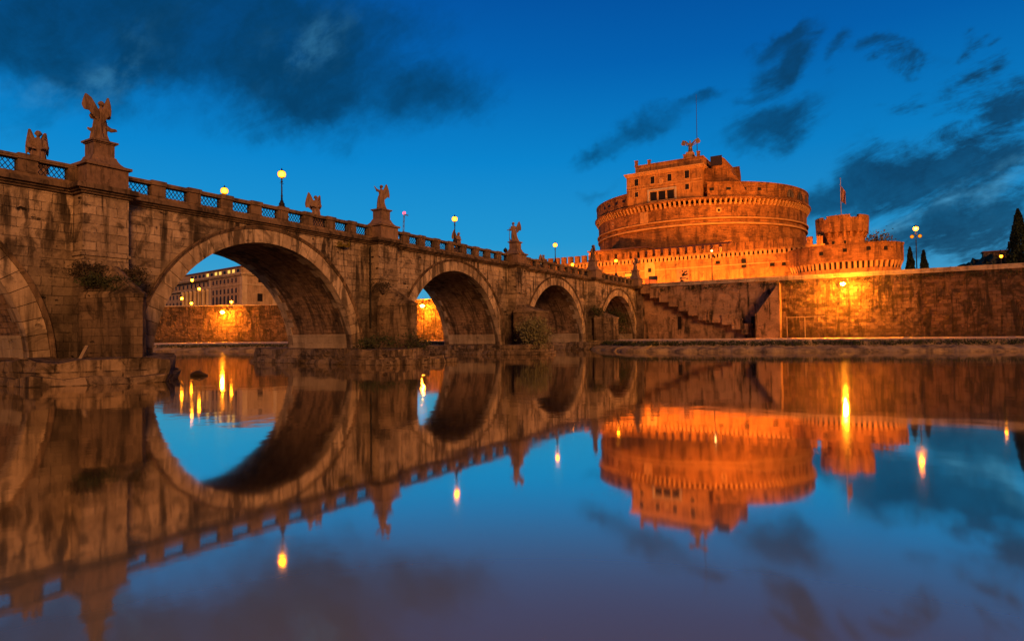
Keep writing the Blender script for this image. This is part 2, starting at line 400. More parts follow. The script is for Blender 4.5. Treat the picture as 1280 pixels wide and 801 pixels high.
def link(me, name, mat, parent=None, loc=(0,0,0), label=None):
    if mat: me.materials.clear(); me.materials.append(MATS[mat])
    o = bpy.data.objects.new(name, me); COL.objects.link(o)
    if parent: o.parent = parent; ORG[o.name] = ORG[parent.name]
    else: o.location = loc; ORG[o.name] = Vector(loc)
    if label: o['label'] = label
    return o
def part(g, name, mat, parent, smooth=False, label=None, fix=True):       # g in world coordinates
    return link(g.mesh(name, ORG[parent.name], smooth, fix), name, mat, parent, label=label)
def solo(g, name, mat, label, cat, loc=(0,0,0), group=None, smooth=False, fix=True):
    return tag(link(g.mesh(name, loc, smooth, fix), name, mat, loc=loc), label, cat, group)
def struct(g, name, mat, kind='structure', fix=True, smooth=False):
    return tag(link(g.mesh(name, (0,0,0), smooth, fix), name, mat), kind=kind)
def copy_tree(o, parent=None):
    c = o.copy(); COL.objects.link(c)
    if parent: c.parent = parent
    for ch in list(o.children): copy_tree(ch, c)
    return c
def leaves(g, c, rad, n, size, up=.3, shell=.5, seed=None):
    r = np.random.default_rng(seed if seed is not None else random.randint(0, 10**6))
    for _ in range(n):
        v = r.normal(size=3); v /= np.linalg.norm(v); q = (shell+(1-shell)*r.random())
        p = Vector((c[0]+v[0]*rad[0]*q, c[1]+v[1]*rad[1]*q, c[2]+v[2]*rad[2]*q))
        leaf(g, p, size*(.5+r.random()), r, up)
def leaf(g, p, s, r, up=.3):
    a = Vector(r.normal(size=3)); a.z += up; a.normalize(); b = a.cross(Vector(r.normal(size=3))).normalized()
    n = a.cross(b)*.12*s
    g.add([p-a*s*.5, p+b*s*.28+n, p+a*s*.5, p-b*s*.28+n], [(0,1,2,3)])

# ------------------------------------------------------------------ SETTING: water, ground, bank
g = G(); g.add([(-3000,-3000,0),(3000,-3000,0),(3000,3000,0),(-3000,3000,0)], [(0,1,2,3)]); struct(g, 'water', 'river_water')
WALL = [(700,97.3),(-9,97.3),(-20,101.5),(-58,104.6),(-105,97.5),(-136,80.4),(-180,52),(-420,-90)]       # face line of the embankment
EDGE = [(700,140),(120,84),(75,73),(55,66.3),(33,60.3),(15,57.6),(10,59.5),(6.5,64),(1,70),(-9,73),(-24,76),(-34,72.5),(-47,56),(-60,50),(-80,40),(-120,10),(-420,-150)]
def resample(P, n):
    P = np.array(P, float); L = np.r_[0, np.cumsum(np.linalg.norm(np.diff(P, axis=0), axis=1))]
    t = np.linspace(0, L[-1], n); return np.c_[np.interp(t, L, P[:,0]), np.interp(t, L, P[:,1])]
# ground of the city behind the wall, out to the horizon
b = bmesh.new(); vs = [b.verts.new((x, y+(.5 if x > -430 else 0), 11.25)) for x, y in WALL] + [b.verts.new(q) for q in ((-6000,-1500,11.25),(-6000,9000,11.25),(6000,9000,11.25),(6000,97.8,11.25))]
f = b.faces.new(vs); bmesh.ops.triangulate(b, faces=[f]); me = bpy.data.meshes.new('ground'); b.to_mesh(me); b.free()
tag(link(me, 'ground', 'city_ground'), kind='structure')
# riverside path (z 1.4) and its bank down to the water
g = G(); E = np.r_[resample(EDGE[:2], 40)[:-1], resample(EDGE[1:-1], 900)[:-1], resample(EDGE[-2:], 20)]; n = len(E)
r = np.random.default_rng(3)
def lump(x, y, sc): return math.sin(x*1.7*sc+y*.9)*.5+math.sin(x*.63*sc-y*1.9*sc)*.5
inner = []
for i in range(n):
    a = E[max(i-1,0)]; c = E[min(i+1,n-1)]; t = np.array(c)-np.array(a); t /= np.linalg.norm(t); nn = np.array([t[1], -t[0]])
    if nn[1] < 0 and abs(E[i][0]) < 60: nn = nn if nn[1] > 0 else -nn
    nn = np.array([t[1], -t[0]]); 
    inner.append(nn)
rows = []
for dd, zz, am in ((-1.5,-.6,0),(0,-.04,.05),(.35,.30,.10),(1.2,.52,.10),(2.4,.74,.10),(3.0,1.18,.08),(3.8,1.385,.012)):
    row = []
    for i in range(n):
        x, y = E[i]; w = lump(x, y, 1)*.8+lump(y, x, .37)*.9
        nn = inner[i]; row.append((x+nn[0]*(dd+w*(.5 if dd < 3 else .2)), y+nn[1]*(dd+w*(.5 if dd < 3 else .2)), zz+am*lump(x*2.3, y*2.1, 1.7)))
    rows.append(row)
for row in rows: g.v += row
for k_ in range(len(rows)-1):
    for i in range(n-1): g.f.append((k_*n+i, k_*n+i+1, (k_+1)*n+i+1, (k_+1)*n+i))
struct(g, 'bank', 'bank_mud', smooth=True)
g = G(); pts = [(p[0], p[1]) for p in rows[-1]] + [(x, y+.3) for x, y in WALL][::-1]
b = bmesh.new(); f = b.faces.new([b.verts.new((x, y, 1.40)) for x, y in pts]); bmesh.ops.triangulate(b, faces=[f]); me = bpy.data.meshes.new('path'); b.to_mesh(me); b.free()
tag(link(me, 'path', 'path_gravel'), kind='structure')
# weeds along the lip of the bank
g = G(); r = np.random.default_rng(11)
for i in range(n):
    if E[i][0] < -110 or E[i][0] > 110: continue
    for _ in range(14):
        f_ = r.random(); a_ = rows[-3][i]; b_ = rows[-2][i]; px = a_[0]+(b_[0]-a_[0])*f_+r.normal()*.25; py = a_[1]+(b_[1]-a_[1])*f_+r.normal()*.25; pz = a_[2]+(b_[2]-a_[2])*f_
        if lump(px*.8, py*.7, .6)+r.normal()*.5 < -.8: continue
        h = .10+.26*r.random()
        g.add([(px-.06,py,pz-.05),(px+.06,py+.03,pz-.05),(px+r.normal()*.12,py+r.normal()*.12,pz+h)], [(0,1,2)])
        leaf(g, Vector((px+r.normal()*.15, py+r.normal()*.15, pz+.05+.12*r.random())), .22, r)
struct(g, 'verge_weeds', 'dark_leaf', kind='stuff', fix=False)

# ------------------------------------------------------------------ THE BRIDGE  (face at X=0, runs along Y, piers at PIERS)
BW = 8.8; PIERS = [0., 25.2, 50.4, 75.5]
ARCH = [(-12.6, 9.1, .80), (12.55, 9.1, .80), (37.9, 9.1, .70), (63.0, 9.05, .75), (87.75, 8.7, .75)]      # centre Y, radius, springing z
ZC = 11.15
bridge = thing('stone_bridge', 'long stone arch bridge with statues, crossing the river to the castle', 'bridge', (0, 0, 0))
Y0, Y1 = -30., 100.
for X, nm in ((0., 1), (-BW, -1)):
    g = G()
    edges = [Y0]
    for c, rad, sz in ARCH: edges += [c-rad-.45, c+rad+.45]
    edges.append(Y1)
    for i in range(0, len(edges), 2):
        a, b_ = edges[i], edges[i+1]
        g.add([(X,a,-.5),(X,b_,-.5),(X,b_,ZC),(X,a,ZC)], [(0,1,2,3)])
    for c, rad, sz in ARCH:
        R2 = rad+.45; N_ = 40
        for j in range(N_):
            a0 = PI*j/N_; a1 = PI*(j+1)/N_
            ya, yb = c-R2*math.cos(a0), c-R2*math.cos(a1); za, zb = sz+R2*math.sin(a0), sz+R2*math.sin(a1)
            g.add([(X,ya,za),(X,yb,zb),(X,yb,ZC),(X,ya,ZC)], [(0,1,2,3)])
    part(g, 'spandrel_wall', 'travertine', bridge, fix=False)
g = G(); g.box(-BW+.05, -.05, Y0, Y1, 10.4, 11.75); part(g, 'deck', 'asphalt', bridge)
for c, rad, sz in ARCH:
    g = G(); N_ = 48; xs = [-.02-1.25*i for i in range(8)]; xs[-1] = -BW+.02
    ang = [None]+[PI*j/N_ for j in range(N_+1)]+[None]
    P = [(c-rad-.02, -.5)]+[(c-(rad+.02)*math.cos(PI*j/N_), sz+(rad+.02)*math.sin(PI*j/N_)) for j in range(N_+1)]+[(c+rad+.02, -.5)]
    for x in xs: g.v += [(x, y, z) for y, z in P]
    m_ = len(P)
    for i in range(len(xs)-1):
        for j in range(m_-1): g.f.append((i*m_+j, i*m_+j+1, (i+1)*m_+j+1, (i+1)*m_+j))
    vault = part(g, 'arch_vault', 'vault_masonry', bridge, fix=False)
    # pale repaired courses at the foot of the vault
    for sgn in (-1, 1):
        g = G(); prof = [(c+sgn*(rad-.03), sz-.3)]+[(c+sgn*(rad-.03)*math.cos(t), sz+(rad-.03)*math.sin(t)) for t in np.linspace(0, .20, 6)]
        back = [(c+sgn*(rad+.2), p[1]) for p in prof][::-1]
        g.ext([(-.7, y, z) for y, z in prof+back], (-BW+1.4, 0, 0))
        part(g, 'vault_footing', 'repaired_stone', vault)
    # voussoir ring: separate stones, slightly out of line with each other
    for X, sg in ((0., 1), (-BW, -1)):
        g = G(); nv = 33; r = np.random.default_rng(int(abs(c)*10)+sg+5)
        for j in range(nv):
            a0 = PI*j/nv+.0022; a1 = PI*(j+1)/nv-.0022
            ro = rad+1.0+.05*r.random(); ri = rad-.01-.02*r.random(); pr = .035+.035*r.random(); dep = .75+.5*(j % 2)
            loop = []
            for t in np.linspace(a0, a1, 4): loop.append((t, ri))
            for t in np.linspace(a1, a0, 4): loop.append((t, ro))
            g.ext([(X-sg*dep, c-q*math.cos(t), sz+q*math.sin(t)) for t, q in loop], (sg*(dep+pr), 0, 0))
        for sgn in (-1, 1):     # jambs below the springing
            g.box(min(X-sg*.9, X+sg*.06), max(X-sg*.9, X+sg*.06), *sorted((c+sgn*(rad-.015), c+sgn*(rad+1.0))), -.4, sz-.01)
        ring = part(g, 'arch_ring', 'arch_stone', bridge)
        g = G(); N_ = 44
        prof = [(rad+1.055, .0), (rad+1.055, .10), (rad+1.15, .13), (rad+1.22, .19), (rad+1.30, .19), (rad+1.30, 0.)]
        for j in range(N_+1):
            t = PI*j/N_; g.v += [(X+sg*(h_+.002), c-q*math.cos(t), sz+q*math.sin(t)) for q, h_ in prof]
        q_ = len(prof)
        for j in range(N_):
            for i in range(q_-1): g.f.append((j*q_+i, j*q_+i+1, (j+1)*q_+i+1, (j+1)*q_+i))
        part(g, 'ring_moulding', 'cornice_stone', ring, fix=False)
# piers
CUT = {0: ([(1.1,-1.45),(3.2,-.75),(4.7,-.15),(5.0,.2),(4.6,.6),(3.0,1.2),(0,2.9)], 4.8, 6.8),
       1: ([(1.1,-1.45),(3.2,-.85),(4.3,-.2),(4.6,.1),(4.2,.6),(0,2.9)], 5.2, 6.9),
       2: ([(1.1,-1.9),(2.9,-1.9),(4.3,-1.4),(5.0,-.6),(5.1,.1),(4.6,.8),(0,2.9)], 5.2, 6.3),
       3: ([(1.1,-1.7),(2.9,-1.5),(4.2,-.9),(4.7,.0),(4.2,.8),(0,2.7)], 4.9, 6.2)}
PLN = {0: [(-11,-5.6),(2.2,-5.9),(6.0,-5.5),(7.6,-3.2),(8.7,-.3),(6.2,1.4),(0,5.0),(-11,5.0)],
       1: [(-11.2,-5.8),(-3,-6.6),(4.6,-7.3),(7.7,-7.0),(7.9,-4.2),(6.7,-.6),(0,5.0),(-11,5.2)],
       2: [(-11,-5.6),(2,-6.0),(5.4,-5.2),(6.6,-2.8),(6.2,-.4),(0,4.6),(-11,4.8)],
       3: [(-11,-5.4),(2,-5.8),(5,-4.6),(5.6,-1),(0,4.6),(-11,4.6)]}
def rough_prism(poly, z0, z1, seed, amp=.14, step=.9):
    # weathered block: sides split in courses with wandering edges
    r = np.random.default_rng(seed); P = []
    m_ = len(poly)
    for i in range(m_):
        a = np.array(poly[i], float); b_ = np.array(poly[(i+1) % m_], float); L = np.linalg.norm(b_-a); n_ = max(1, int(L/step))
        for t in range(n_): P.append(a+(b_-a)*t/n_)
    P = np.array(P); ctr = P.mean(0); out = G(); nz = max(2, int((z1-z0)/.45)); n_ = len(P); rows_ = []
    for j in range(nz+1):
        z = z0+(z1-z0)*j/nz
        off = np.clip(r.normal(size=n_), -1.2, .9)*amp*(.6 if j < nz else 1.0)
        D = P-ctr; D /= np.linalg.norm(D, axis=1)[:,None]
        Q = P+D*off[:,None]; zz = z+(r.normal(size=n_)*amp*.5 if j == nz else np.zeros(n_))
        rows_.append(np.c_[Q, zz])
    for q in rows_: out.v += [tuple(x) for x in q]
    for j in range(nz):
        for i in range(n_): out.f.append((j*n_+i, j*n_+(i+1) % n_, (j+1)*n_+(i+1) % n_, (j+1)*n_+i))
    out.v.append((*ctr, z1)); ci = len(out.v)-1
    for i in range(n_): out.f.append((nz*n_+i, nz*n_+(i+1) % n_, ci))
    return out
for i, y in enumerate(PIERS):
    sh = lambda P: [(a, b_+y) for a, b_ in P]
    g = G(); g.box(-BW+.03, -.03, y-3.45, y+3.45, -.5, 2.0); pier = part(g, 'pier', 'weathered_travertine', bridge)
    g = rough_prism(sh(PLN[i]), -.6, 1.28 if i < 2 else 1.15, 20+i)
    # a lower broken ledge of blocks at the waterline
    P = [(a*1.0+(.5 if a > 3 else 0), b_-(.45 if b_ < 0 else 0)) for a, b_ in PLN[i]]
    h = rough_prism(sh(P), -.6, .42, 40+i, .2, 1.3); g.add(h.v, h.f)
    part(g, 'plinth', 'plinth_stone', pier)
    C_, zt, zp = CUT[i]
    g = rough_prism(sh(C_), 1.2, zt, 60+i, .05, 1.2)
    part(g, 'cutwater', 'weathered_travertine', pier)
    g = G(); P = sh([(a*1.03, b_*1.03) for a, b_ in C_]); n_ = len(P); r = np.random.default_rng(80+i)
    inn = lambda f: [(1.0+(a-1.0)*f if a > 1 else a, y+.1+(b_-y-.1)*(.35+.65*f)) for a, b_ in P]
    q = zp-zt; g.prism(P, zt-.02, zt+.20); g.prism([(a*.985, y+(b_-y)*.985) for a, b_ in P], zt+.20, zt+.20+q*.4, inn(.62)); g.prism(inn(.62), zt+.20+q*.4, zp, inn(.22))
    part(g, 'cutwater_cap', 'plinth_stone', pier)
    # pilaster strip up to the cornice and the block that carries the statue
    g = G(); g.box(-.03, 1.2, y-1.32, y+1.32, .3, ZC-.01); g.box(-.03, 1.30, y-1.42, y+1.42, zt+2.6, zt+2.78); g.box(-.03, 1.36, y-1.5, y+1.5, .3, 2.2)
    part(g, 'pilaster', 'travertine', pier)
# cornice runs between and around the pilasters
STAT = PIERS+[95.6]
g = G()
def corn(x0, x1, a, b_, sg):
    for p, z0, z1 in ((.16, ZC, ZC+.14), (.30, ZC+.14, ZC+.27), (.50, ZC+.27, ZC+.46), (.44, ZC+.46, ZC+.56)):
        if sg > 0: g.box(x0, x1+p, a-(p if a > Y0 else 0), b_+p, z0, z1)
        else: g.box(x0-p, x1, a, b_, z0, z1)
g.add([], [])
for p, z0, z1 in ((.16, ZC, ZC+.14), (.30, ZC+.14, ZC+.27), (.50, ZC+.27, ZC+.46), (.44, ZC+.46, ZC+.56)):
    g.box(-1.0, p, Y0, Y1, z0, z1); g.box(-BW-p, -BW+1.0, Y0, Y1, z0+.001, z1+.001)
for y in STAT:
    for p, z0, z1 in ((.16, ZC, ZC+.14), (.30, ZC+.14, ZC+.27), (.50, ZC+.27, ZC+.46), (.44, ZC+.46, ZC+.56)):
        g.box(-.9, 1.2+p, y-1.32-p, y+1.32+p, z0-.002, z1+.003)
part(g, 'cornice', 'cornice_stone', bridge)
# pedestals on both sides
def pedestal(x, y, out):
    g = G(); z = ZC+.56
    g.box(x-1.15, x+1.15, y-1.30, y+1.30, z, z+.18); g.box(x-1.05, x+1.05, y-1.2, y+1.2, z+.18, z+1.32)
    g.box(x-1.2, x+1.2, y-1.36, y+1.36, z+1.32, z+1.50)
    W_ = [(1.14, 1.50), (.92, 1.60), (.78, 1.76), (.68, 1.95), (.62, 2.15)]
    for (a, z0), (b_, z1) in zip(W_[:-1], W_[1:]): g.box(x-a, x+a, y-a*1.08, y+a*1.08, z+z0, z+z1, (x-b_, x+b_, y-b_*1.08, y+b_*1.08))
    g.box(x-.56, x+.56, y-.60, y+.60, z+2.15, z+3.02); g.box(x-.63, x+.63, y-.67, y+.67, z+3.02, z+3.10); g.box(x-.72, x+.72, y-.76, y+.76, z+3.10, z+3.22)
    g.v = [(a, b_, z+(c-z)*.92) for a, b_, c in g.v]
    return part(g, 'pedestal', 'statue_marble' if out else 'parapet_stone', bridge)
PED_TOP = ZC+.56+3.22*.92
PEDX, PEDF = .35, -BW-.15
for y in STAT:
    pedestal(PEDX, y, True); pedestal(PEDF, y, True)
# parapet: posts, rail, pierced iron grilles
PX = {1: (-.25, .22), -1: (-BW-.22, -BW+.25)}
zb = ZC+.56
spans = [(STAT[i]+1.2, STAT[i+1]-1.2) for i in range(4)]+[(-24.0, -1.2)]
grille_me = {}
def grille_mesh(L):
    g = G(); H = .70; sp = .27; ang = [(1, 1.35), (1, -1.35)]
    def seg(a, b_): g.bar(a, b_, .035, .035, (1, 0, 0))
    for dz in (1.35, -1.35):
        c0 = -3.
        while c0 < L+3.:
            # line: z = dz*(y-c0); clip to 0..L, 0..H
            ys = sorted([c0, c0+H/dz]); a, b_ = max(ys[0], 0), min(ys[1], L)
            if b_-a > .03: seg((0 if dz > 0 else .012, a, dz*(a-c0)), (0 if dz > 0 else .012, b_, dz*(b_-c0)))
            c0 += sp
    g.bar((0,0,0), (0,L,0), .05); g.bar((0,0,H), (0,L,H), .05); g.bar((0,0,0), (0,0,H), .05); g.bar((0,L,0), (0,L,H), .05)
    return g.mesh('grille')
for side in (1, -1):
    x0, x1 = PX[side]; xm = (x0+x1)/2
    gb = G(); gr = G()
    for a, b_ in spans:
        gb.box(x0, x1, a, b_, zb, zb+.24)
        gr.box(x0-.06, x1+.06, a, b_, zb+.98, zb+1.08); gr.box(x0-.10, x1+.10, a, b_, zb+1.08, zb+1.22)
    part(gb, 'parapet_base', 'parapet_stone', bridge); part(gr, 'rail', 'parapet_stone', bridge)
    for si, (a, b_) in enumerate(spans):
        nb = 9; per = (b_-a)/nb; op = per*.62
        for j in range(nb+1):
            yc = a+per*j; lo = max(yc-per*.19, a); hi = min(yc+per*.19, b_); gp = G()
            gp.box(x0-.03, x1+.03, lo, hi, zb+.242, zb+.99)
            if 0 < j < nb:
                gp.box(x0-.13, x1+.13, lo-.03, hi+.03, zb+.985, zb+1.30)
            part(gp, 'parapet_post', 'parapet_stone', bridge)
        key = round(op, 2)
        if key not in grille_me: grille_me[key] = grille_mesh(op)
        for j in range(nb):
            o = link(grille_me[key], 'grille', 'dark_iron', bridge); o.location = (xm, a+per*j+per*.19, zb+.26)
# lit shields between weeds on the arch crowns are left to the stonework; drain pipe by the second pier
g = G(); g.tube([(.3, 23.7, 10.9), (.3, 23.7, 3.2)], .07, 8)
for z in (4, 6.2, 8.4, 10.4): g.tube([(.3, 23.7, z), (.3, 23.7, z+.1)], .10, 8)
part(g, 'drain_pipe', 'dark_iron', bridge)

# ------------------------------------------------------------------ STATUES
def remesh(g, voxel, mat):
    me = g.mesh('body', (0,0,0)); ob = bpy.data.objects.new('tmp', me); COL.objects.link(ob)
    md = ob.modifiers.new('r', 'REMESH'); md.mode = 'VOXEL'; md.voxel_size = voxel
    sm = ob.modifiers.new('s', 'SMOOTH'); sm.factor = .5; sm.iterations = 2
    dg = bpy.context.evaluated_depsgraph_get(); me2 = bpy.data.meshes.new_from_object(ob.evaluated_get(dg))
    bpy.data.objects.remove(ob); me2.name = 'statue_body'
    me2.polygons.foreach_set('use_smooth', [True]*len(me2.polygons))
    me2.materials.clear(); me2.materials.append(MATS[mat]); return me2
def robe(g, rings, folds=9, depth=.06, ph=0.):
    n = 40; vs = []
    for z, cx, cy, rx, ry, fd in rings:
        for j in range(n):
            a = 2*PI*j/n; q = 1+depth*fd*math.sin(folds*a+ph+z*1.6)+depth*.5*fd*math.sin(folds*1.9*a-z*2.3)
            vs.append((cx+rx*q*math.cos(a), cy+ry*q*math.sin(a), z))
    fs = [(i*n+j, i*n+(j+1) % n, (i+1)*n+(j+1) % n, (i+1)*n+j) for i in range(len(rings)-1) for j in range(n)]
    fs += [tuple(range(n))[::-1], tuple(range((len(rings)-1)*n, len(rings)*n))]
    g.add(vs, fs)
def hand(g, p, d, s=1.):
    p = Vector(p); d = Vector(d).normalized(); a = d.orthogonal().normalized()
    g.ball(p+d*.05*s, (.075*s,)*3, 8, 6)
    for i in range(4):
        o = a*(i-1.5)*.038*s; g.tube([p+o+d*.07*s, p+o+d*.16*s, p+o*1.1+d*(.21+.02*(i in (1,2)))*s-a.cross(d)*.03*s], [.024*s,.021*s,.016*s], 6)
    g.tube([p+a*.06*s, p+a*.12*s+d*.07*s, p+a*.12*s+d*.13*s], [.028*s,.024*s,.018*s], 6)
def figure(lean=(0,0), arm_r=None, arm_l=None, turn=0., swirl=0.):
    """standing robed figure 2.35 m tall, facing -Y"""
    g = G(); lx, ly = lean
    L = lambda z: (lx*z/2, ly*z/2)
    prof = [(0,.46,.40,1.2),(.12,.44,.38,1.3),(.5,.37,.33,1.2),(.9,.34,.30,1.),(1.15,.33,.28,.7),(1.38,.25,.21,.4),(1.6,.29,.22,.25),(1.78,.33,.21,.15),(1.9,.24,.16,0),(1.96,.11,.10,0)]
    robe(g, [(z, L(z)[0]+.05*math.sin(z*2.2), L(z)[1], rx, ry, fd) for z, rx, ry, fd in prof], 8, .15, turn)
    if swirl:   # blown drapery round the hips
        for t in np.linspace(0, 1, 5):
            g.tube([(L(.9)[0]-.28, L(.9)[1]-.1+.1*t, .95-.12*t), (L(.9)[0]-.55, .05*t, .78-.13*t), (L(.9)[0]-.82-.05*t, .12, .80-.10*t)], [.12,.09,.03], 7)
            g.tube([(L(.7)[0]+.25, -.1+.1*t, .72-.1*t), (L(.7)[0]+.5, .0, .60-.09*t), (L(.7)[0]+.68, .06, .66-.1*t)], [.10,.07,.03], 7)
    hx, hy = L(2.2)
    g.tube([(L(1.88)[0], L(1.88)[1], 1.88), (hx, hy-.02, 2.08)], [.10,.085], 8)
    g.ball((hx, hy-.03, 2.20), (.135,.16,.185), 14, 10)
    g.ball((hx, hy+.03, 2.25), (.165,.17,.165), 12, 8)                      # hair
    for q in range(9):
        a = 2*PI*q/9; g.ball((hx+.145*math.cos(a), hy+.05+.13*math.sin(a), 2.24-.05*(q % 2)), .062, 8, 6)
    g.tube([(hx, hy-.17, 2.23), (hx, hy-.215, 2.17)], [.02,.032], 6)         # nose, brow, chin
    g.ball((hx, hy-.165, 2.26), (.10,.035,.025), 8, 6); g.ball((hx, hy-.15, 2.07), (.055,.05,.04), 8, 6); g.ball((hx, hy-.175, 2.12), (.045,.02,.016), 8, 6)
    for sx, arm in ((-1, arm_r), (1, arm_l)):
        sh = Vector((L(1.76)[0]+sx*.30, L(1.76)[1], 1.76)); el, wr = [Vector(q) for q in (arm or ((sx*.42,-.05,1.42),(sx*.22,-.34,1.3)))]
        g.ball(sh, .13, 10, 8); g.tube([sh, (sh+el)/2, el], [.125,.12,.095], 10); g.ball(el, .095, 8, 6)
        g.tube([el, (el+wr)/2, wr], [.11,.085,.055], 10); hand(g, wr, wr-el, .9)
        # sleeve cloth
        g.tube([(sh+el)/2, el, el+(wr-el)*.3-Vector((0,0,.08))], [.14,.15,.12], 9)
    for sx in (-1, 1): g.ball((sx*.16, -.30, .06), (.09,.20,.08), 8, 6)       # feet under the hem
    g.ball((0, .05, -.02), (.55,.52,.14), 14, 6)
    return g
def wing(sx, spread=.6, lift=.3, L=1.55, back=.25):
    """feathered wing, root at the shoulder blade; sx -1/+1"""
    g = G(); nf = 11
    root = Vector((sx*.12, .18, 1.62))
    tip = root+Vector((sx*spread*1.1, back, lift+.55))
    # arm of the wing
    k1 = root+(tip-root)*.55+Vector((sx*.08, .05, .22))
    g.tube([root, root+(k1-root)*.5, k1, tip], [.10,.115,.10,.05], 8)
    for i in range(nf):
        t = i/(nf-1); a = root.lerp(k1, min(t*2, 1)) if t < .5 else k1.lerp(tip, (t-.5)*2)
        ln = L*(.55+.55*t if t < .8 else .99-.6*(t-.8)); dr = Vector((sx*(.05+.35*t*spread), .10+.12*t, -1+.12*t)).normalized()
        e = a+dr*ln; w = .085
        m1 = a.lerp(e, .5)+Vector((0,.04,0))
        g.tube([a, m1, a.lerp(e,.85), e], [w*.9, w, w*.75, .02], 6)
    me = remesh(g, .034, 'statue_marble'); me.name = 'wing'; return me
def angel(label, loc, rz, scale=1.12, wings=((-1,.6,.3),(1,.6,.3)), fig=None, extra=None, group='stone angels on the bridge'):
    t = thing('angel_statue', label, 'statue', loc, group, rz); t.scale = (scale,)*3
    o = link(remesh(figure(**(fig or {})), .032, 'statue_marble'), 'body', None, t)
    for w in wings: link(wing(*w), 'wing', None, t)
    if extra: link(extra.mesh('attribute'), 'held_attribute', 'statue_marble', t)
    return t
Zp = PED_TOP+.12
def cross_attr():
    g = G(); g.bar((.5,-.45,.2), (.62,-.3,2.1), .11); g.bar((.25,-.33,1.62), (.95,-.33,1.66), .10); return g
# near parapet: the angels look in to the roadway, so their backs are seen from the river
angel('large stone angel with one wing flung wide and blown drapery, on the nearest tall pedestal', (PEDX, PIERS[0], Zp), R(-105), 1.03,
      ((1, .58, .42, 1.0, .1), (-1, .20, .42, 1.15, .1)), dict(lean=(-.05, .0), swirl=1, arm_r=((-.45,-.1,1.5),(-.35,-.35,1.75))))
angel('stone angel with arm raised sideways, on the second tall pedestal from the left', (PEDX, PIERS[1], Zp), R(-105), .96,
      ((-1, .26, .30, 1.45, .1),), dict(lean=(.02, 0), arm_l=((.50,.0,1.80),(.74,.02,2.05))))
angel('leaning stone angel reaching out a hand, on the third tall pedestal beside the thin mast', (PEDX, PIERS[2], Zp), R(-115), 1.03,
      ((-1, .24, .30, 1.2, .2),), dict(lean=(.24, -.02), arm_l=((.55,-.1,1.40),(.86,-.25,1.36))))
angel('slim stone angel with one arm lifted, before the merlons of the castle wall', (PEDX, PIERS[3], Zp), R(-95), 1.03,
      ((1, .10, .2, 1.2, .2),), dict(lean=(.02, 0), arm_r=((-.35,-.1,1.95),(-.30,-.15,2.35))))
angel('dark stone figure on the last pedestal, where the bridge meets the bank', (PEDX, STAT[4], Zp), R(-90), 1.0,
      ((-1, .15, .1, 1.1, .2), (1, .15, .1, 1.1, .2)), dict(lean=(-.05, 0)))
# far parapet
angel('stone angel with both wings raised, behind the far parapet at the left edge', (PEDF, PIERS[0]+.25, Zp-.53), R(70), 1.22,
      ((-1, .22, .34, 1.45, .1), (1, .22, .22, 1.35, .1)), dict(lean=(.03, 0)))
angel('stone angel with upright curved wings behind the far parapet, left of the second pedestal', (PEDF, PIERS[1], Zp-.22), R(70), 1.12,
      ((-1, .40, .50, 1.4, .1), (1, .34, .35, 1.3, .1)), dict())
angel('small stone angel behind the far parapet, right of the lamp over the third arch', (PEDF, PIERS[2], Zp-.32), R(95), 1.0,
      ((-1, .45, .5, 1.3, .1), (1, .3, .1, 1.2, .1)), dict(lean=(.15, 0)))
angel('crouching stone angel half hidden by the far parapet, beside the fourth arch lamp', (PEDF, PIERS[3], Zp-.6), R(80), .9,
      ((-1, .5, .3, 1.3, .1), (1, .4, .3, 1.2, .1)), dict(lean=(-.2, 0)))

# ------------------------------------------------------------------ LAMPS
def bridge_lamp_proto():
    t = thing('street_lamp', 'x', 'street lamp', (0,0,0), 'street lamps on the bridge parapets')
    g = G(); g.lathe([(.30,0),(.30,.10),(.22,.14),(.24,.30),(.15,.42),(.13,.55)], n=12); part(g, 'base', 'dark_iron', t, True)
    g = G(); g.lathe([(.085,.55),(.07,.9),(.10,.95),(.065,1.0),(.05,2.05),(.10,2.10),(.10,2.14),(.05,2.2),(.07,2.40),(.16,2.48)], n=10); g.tube([(0,-.18,1.98),(0,.18,1.98)], .022, 6); part(g, 'post', 'dark_iron', t, True)
    g = G(); g.ball((0,0,2.74), (.33,.33,.33), 18, 12); lan = part(g, 'lantern', 'lamp_glow', t, True)
    g = G(); g.lathe([(.27,2.94),(.17,3.04),(.06,3.10),(.05,3.18),(.01,3.26)], n=12); g.lathe([(.20,2.44),(.22,2.5),(.20,2.52)], n=12); part(g, 'cap', 'dark_iron', lan, True)
    return t
bl = bridge_lamp_proto()
XN, XF, ZL = -.02, -BW+.02, zb+1.30
spots = [((XN, 13.9), 'tallest street lamp on the near parapet, standing over the second arch from the left', 1),
         ((XN, 37.6), 'street lamp on the near parapet over the third arch, left of a small angel', 1),
         ((XN, 62.6), 'street lamp on the near parapet over the fourth arch, first one left of the castle', 1),
         ((XN, 86.6), 'street lamp standing on the near parapet over the last small arch, before the castle wall', 1),
         ((XF, 14.6), 'glowing lantern of a street lamp just above the rail, left of the tallest parapet lamp', 1),
         ((XF, 62.6), 'unlit street lamp hood peeping over the far rail, left of the thin mast', 0),
         ((XF, 86.6), 'lantern of a far parapet lamp, level with the rail left of the slim angel', 1)]
for i, ((x, y), lab, lit) in enumerate(spots):
    o = bl if i == 0 else copy_tree(bl)
    o.location = (x, y, ZL if x == XN else ZL-.08); o['label'] = lab
    if not lit:
        for c_ in o.children:
            if c_.name.startswith('lantern'):
                c_.data = c_.data.copy(); c_.data.materials.clear(); c_.data.materials.append(MATS['window_dark'])
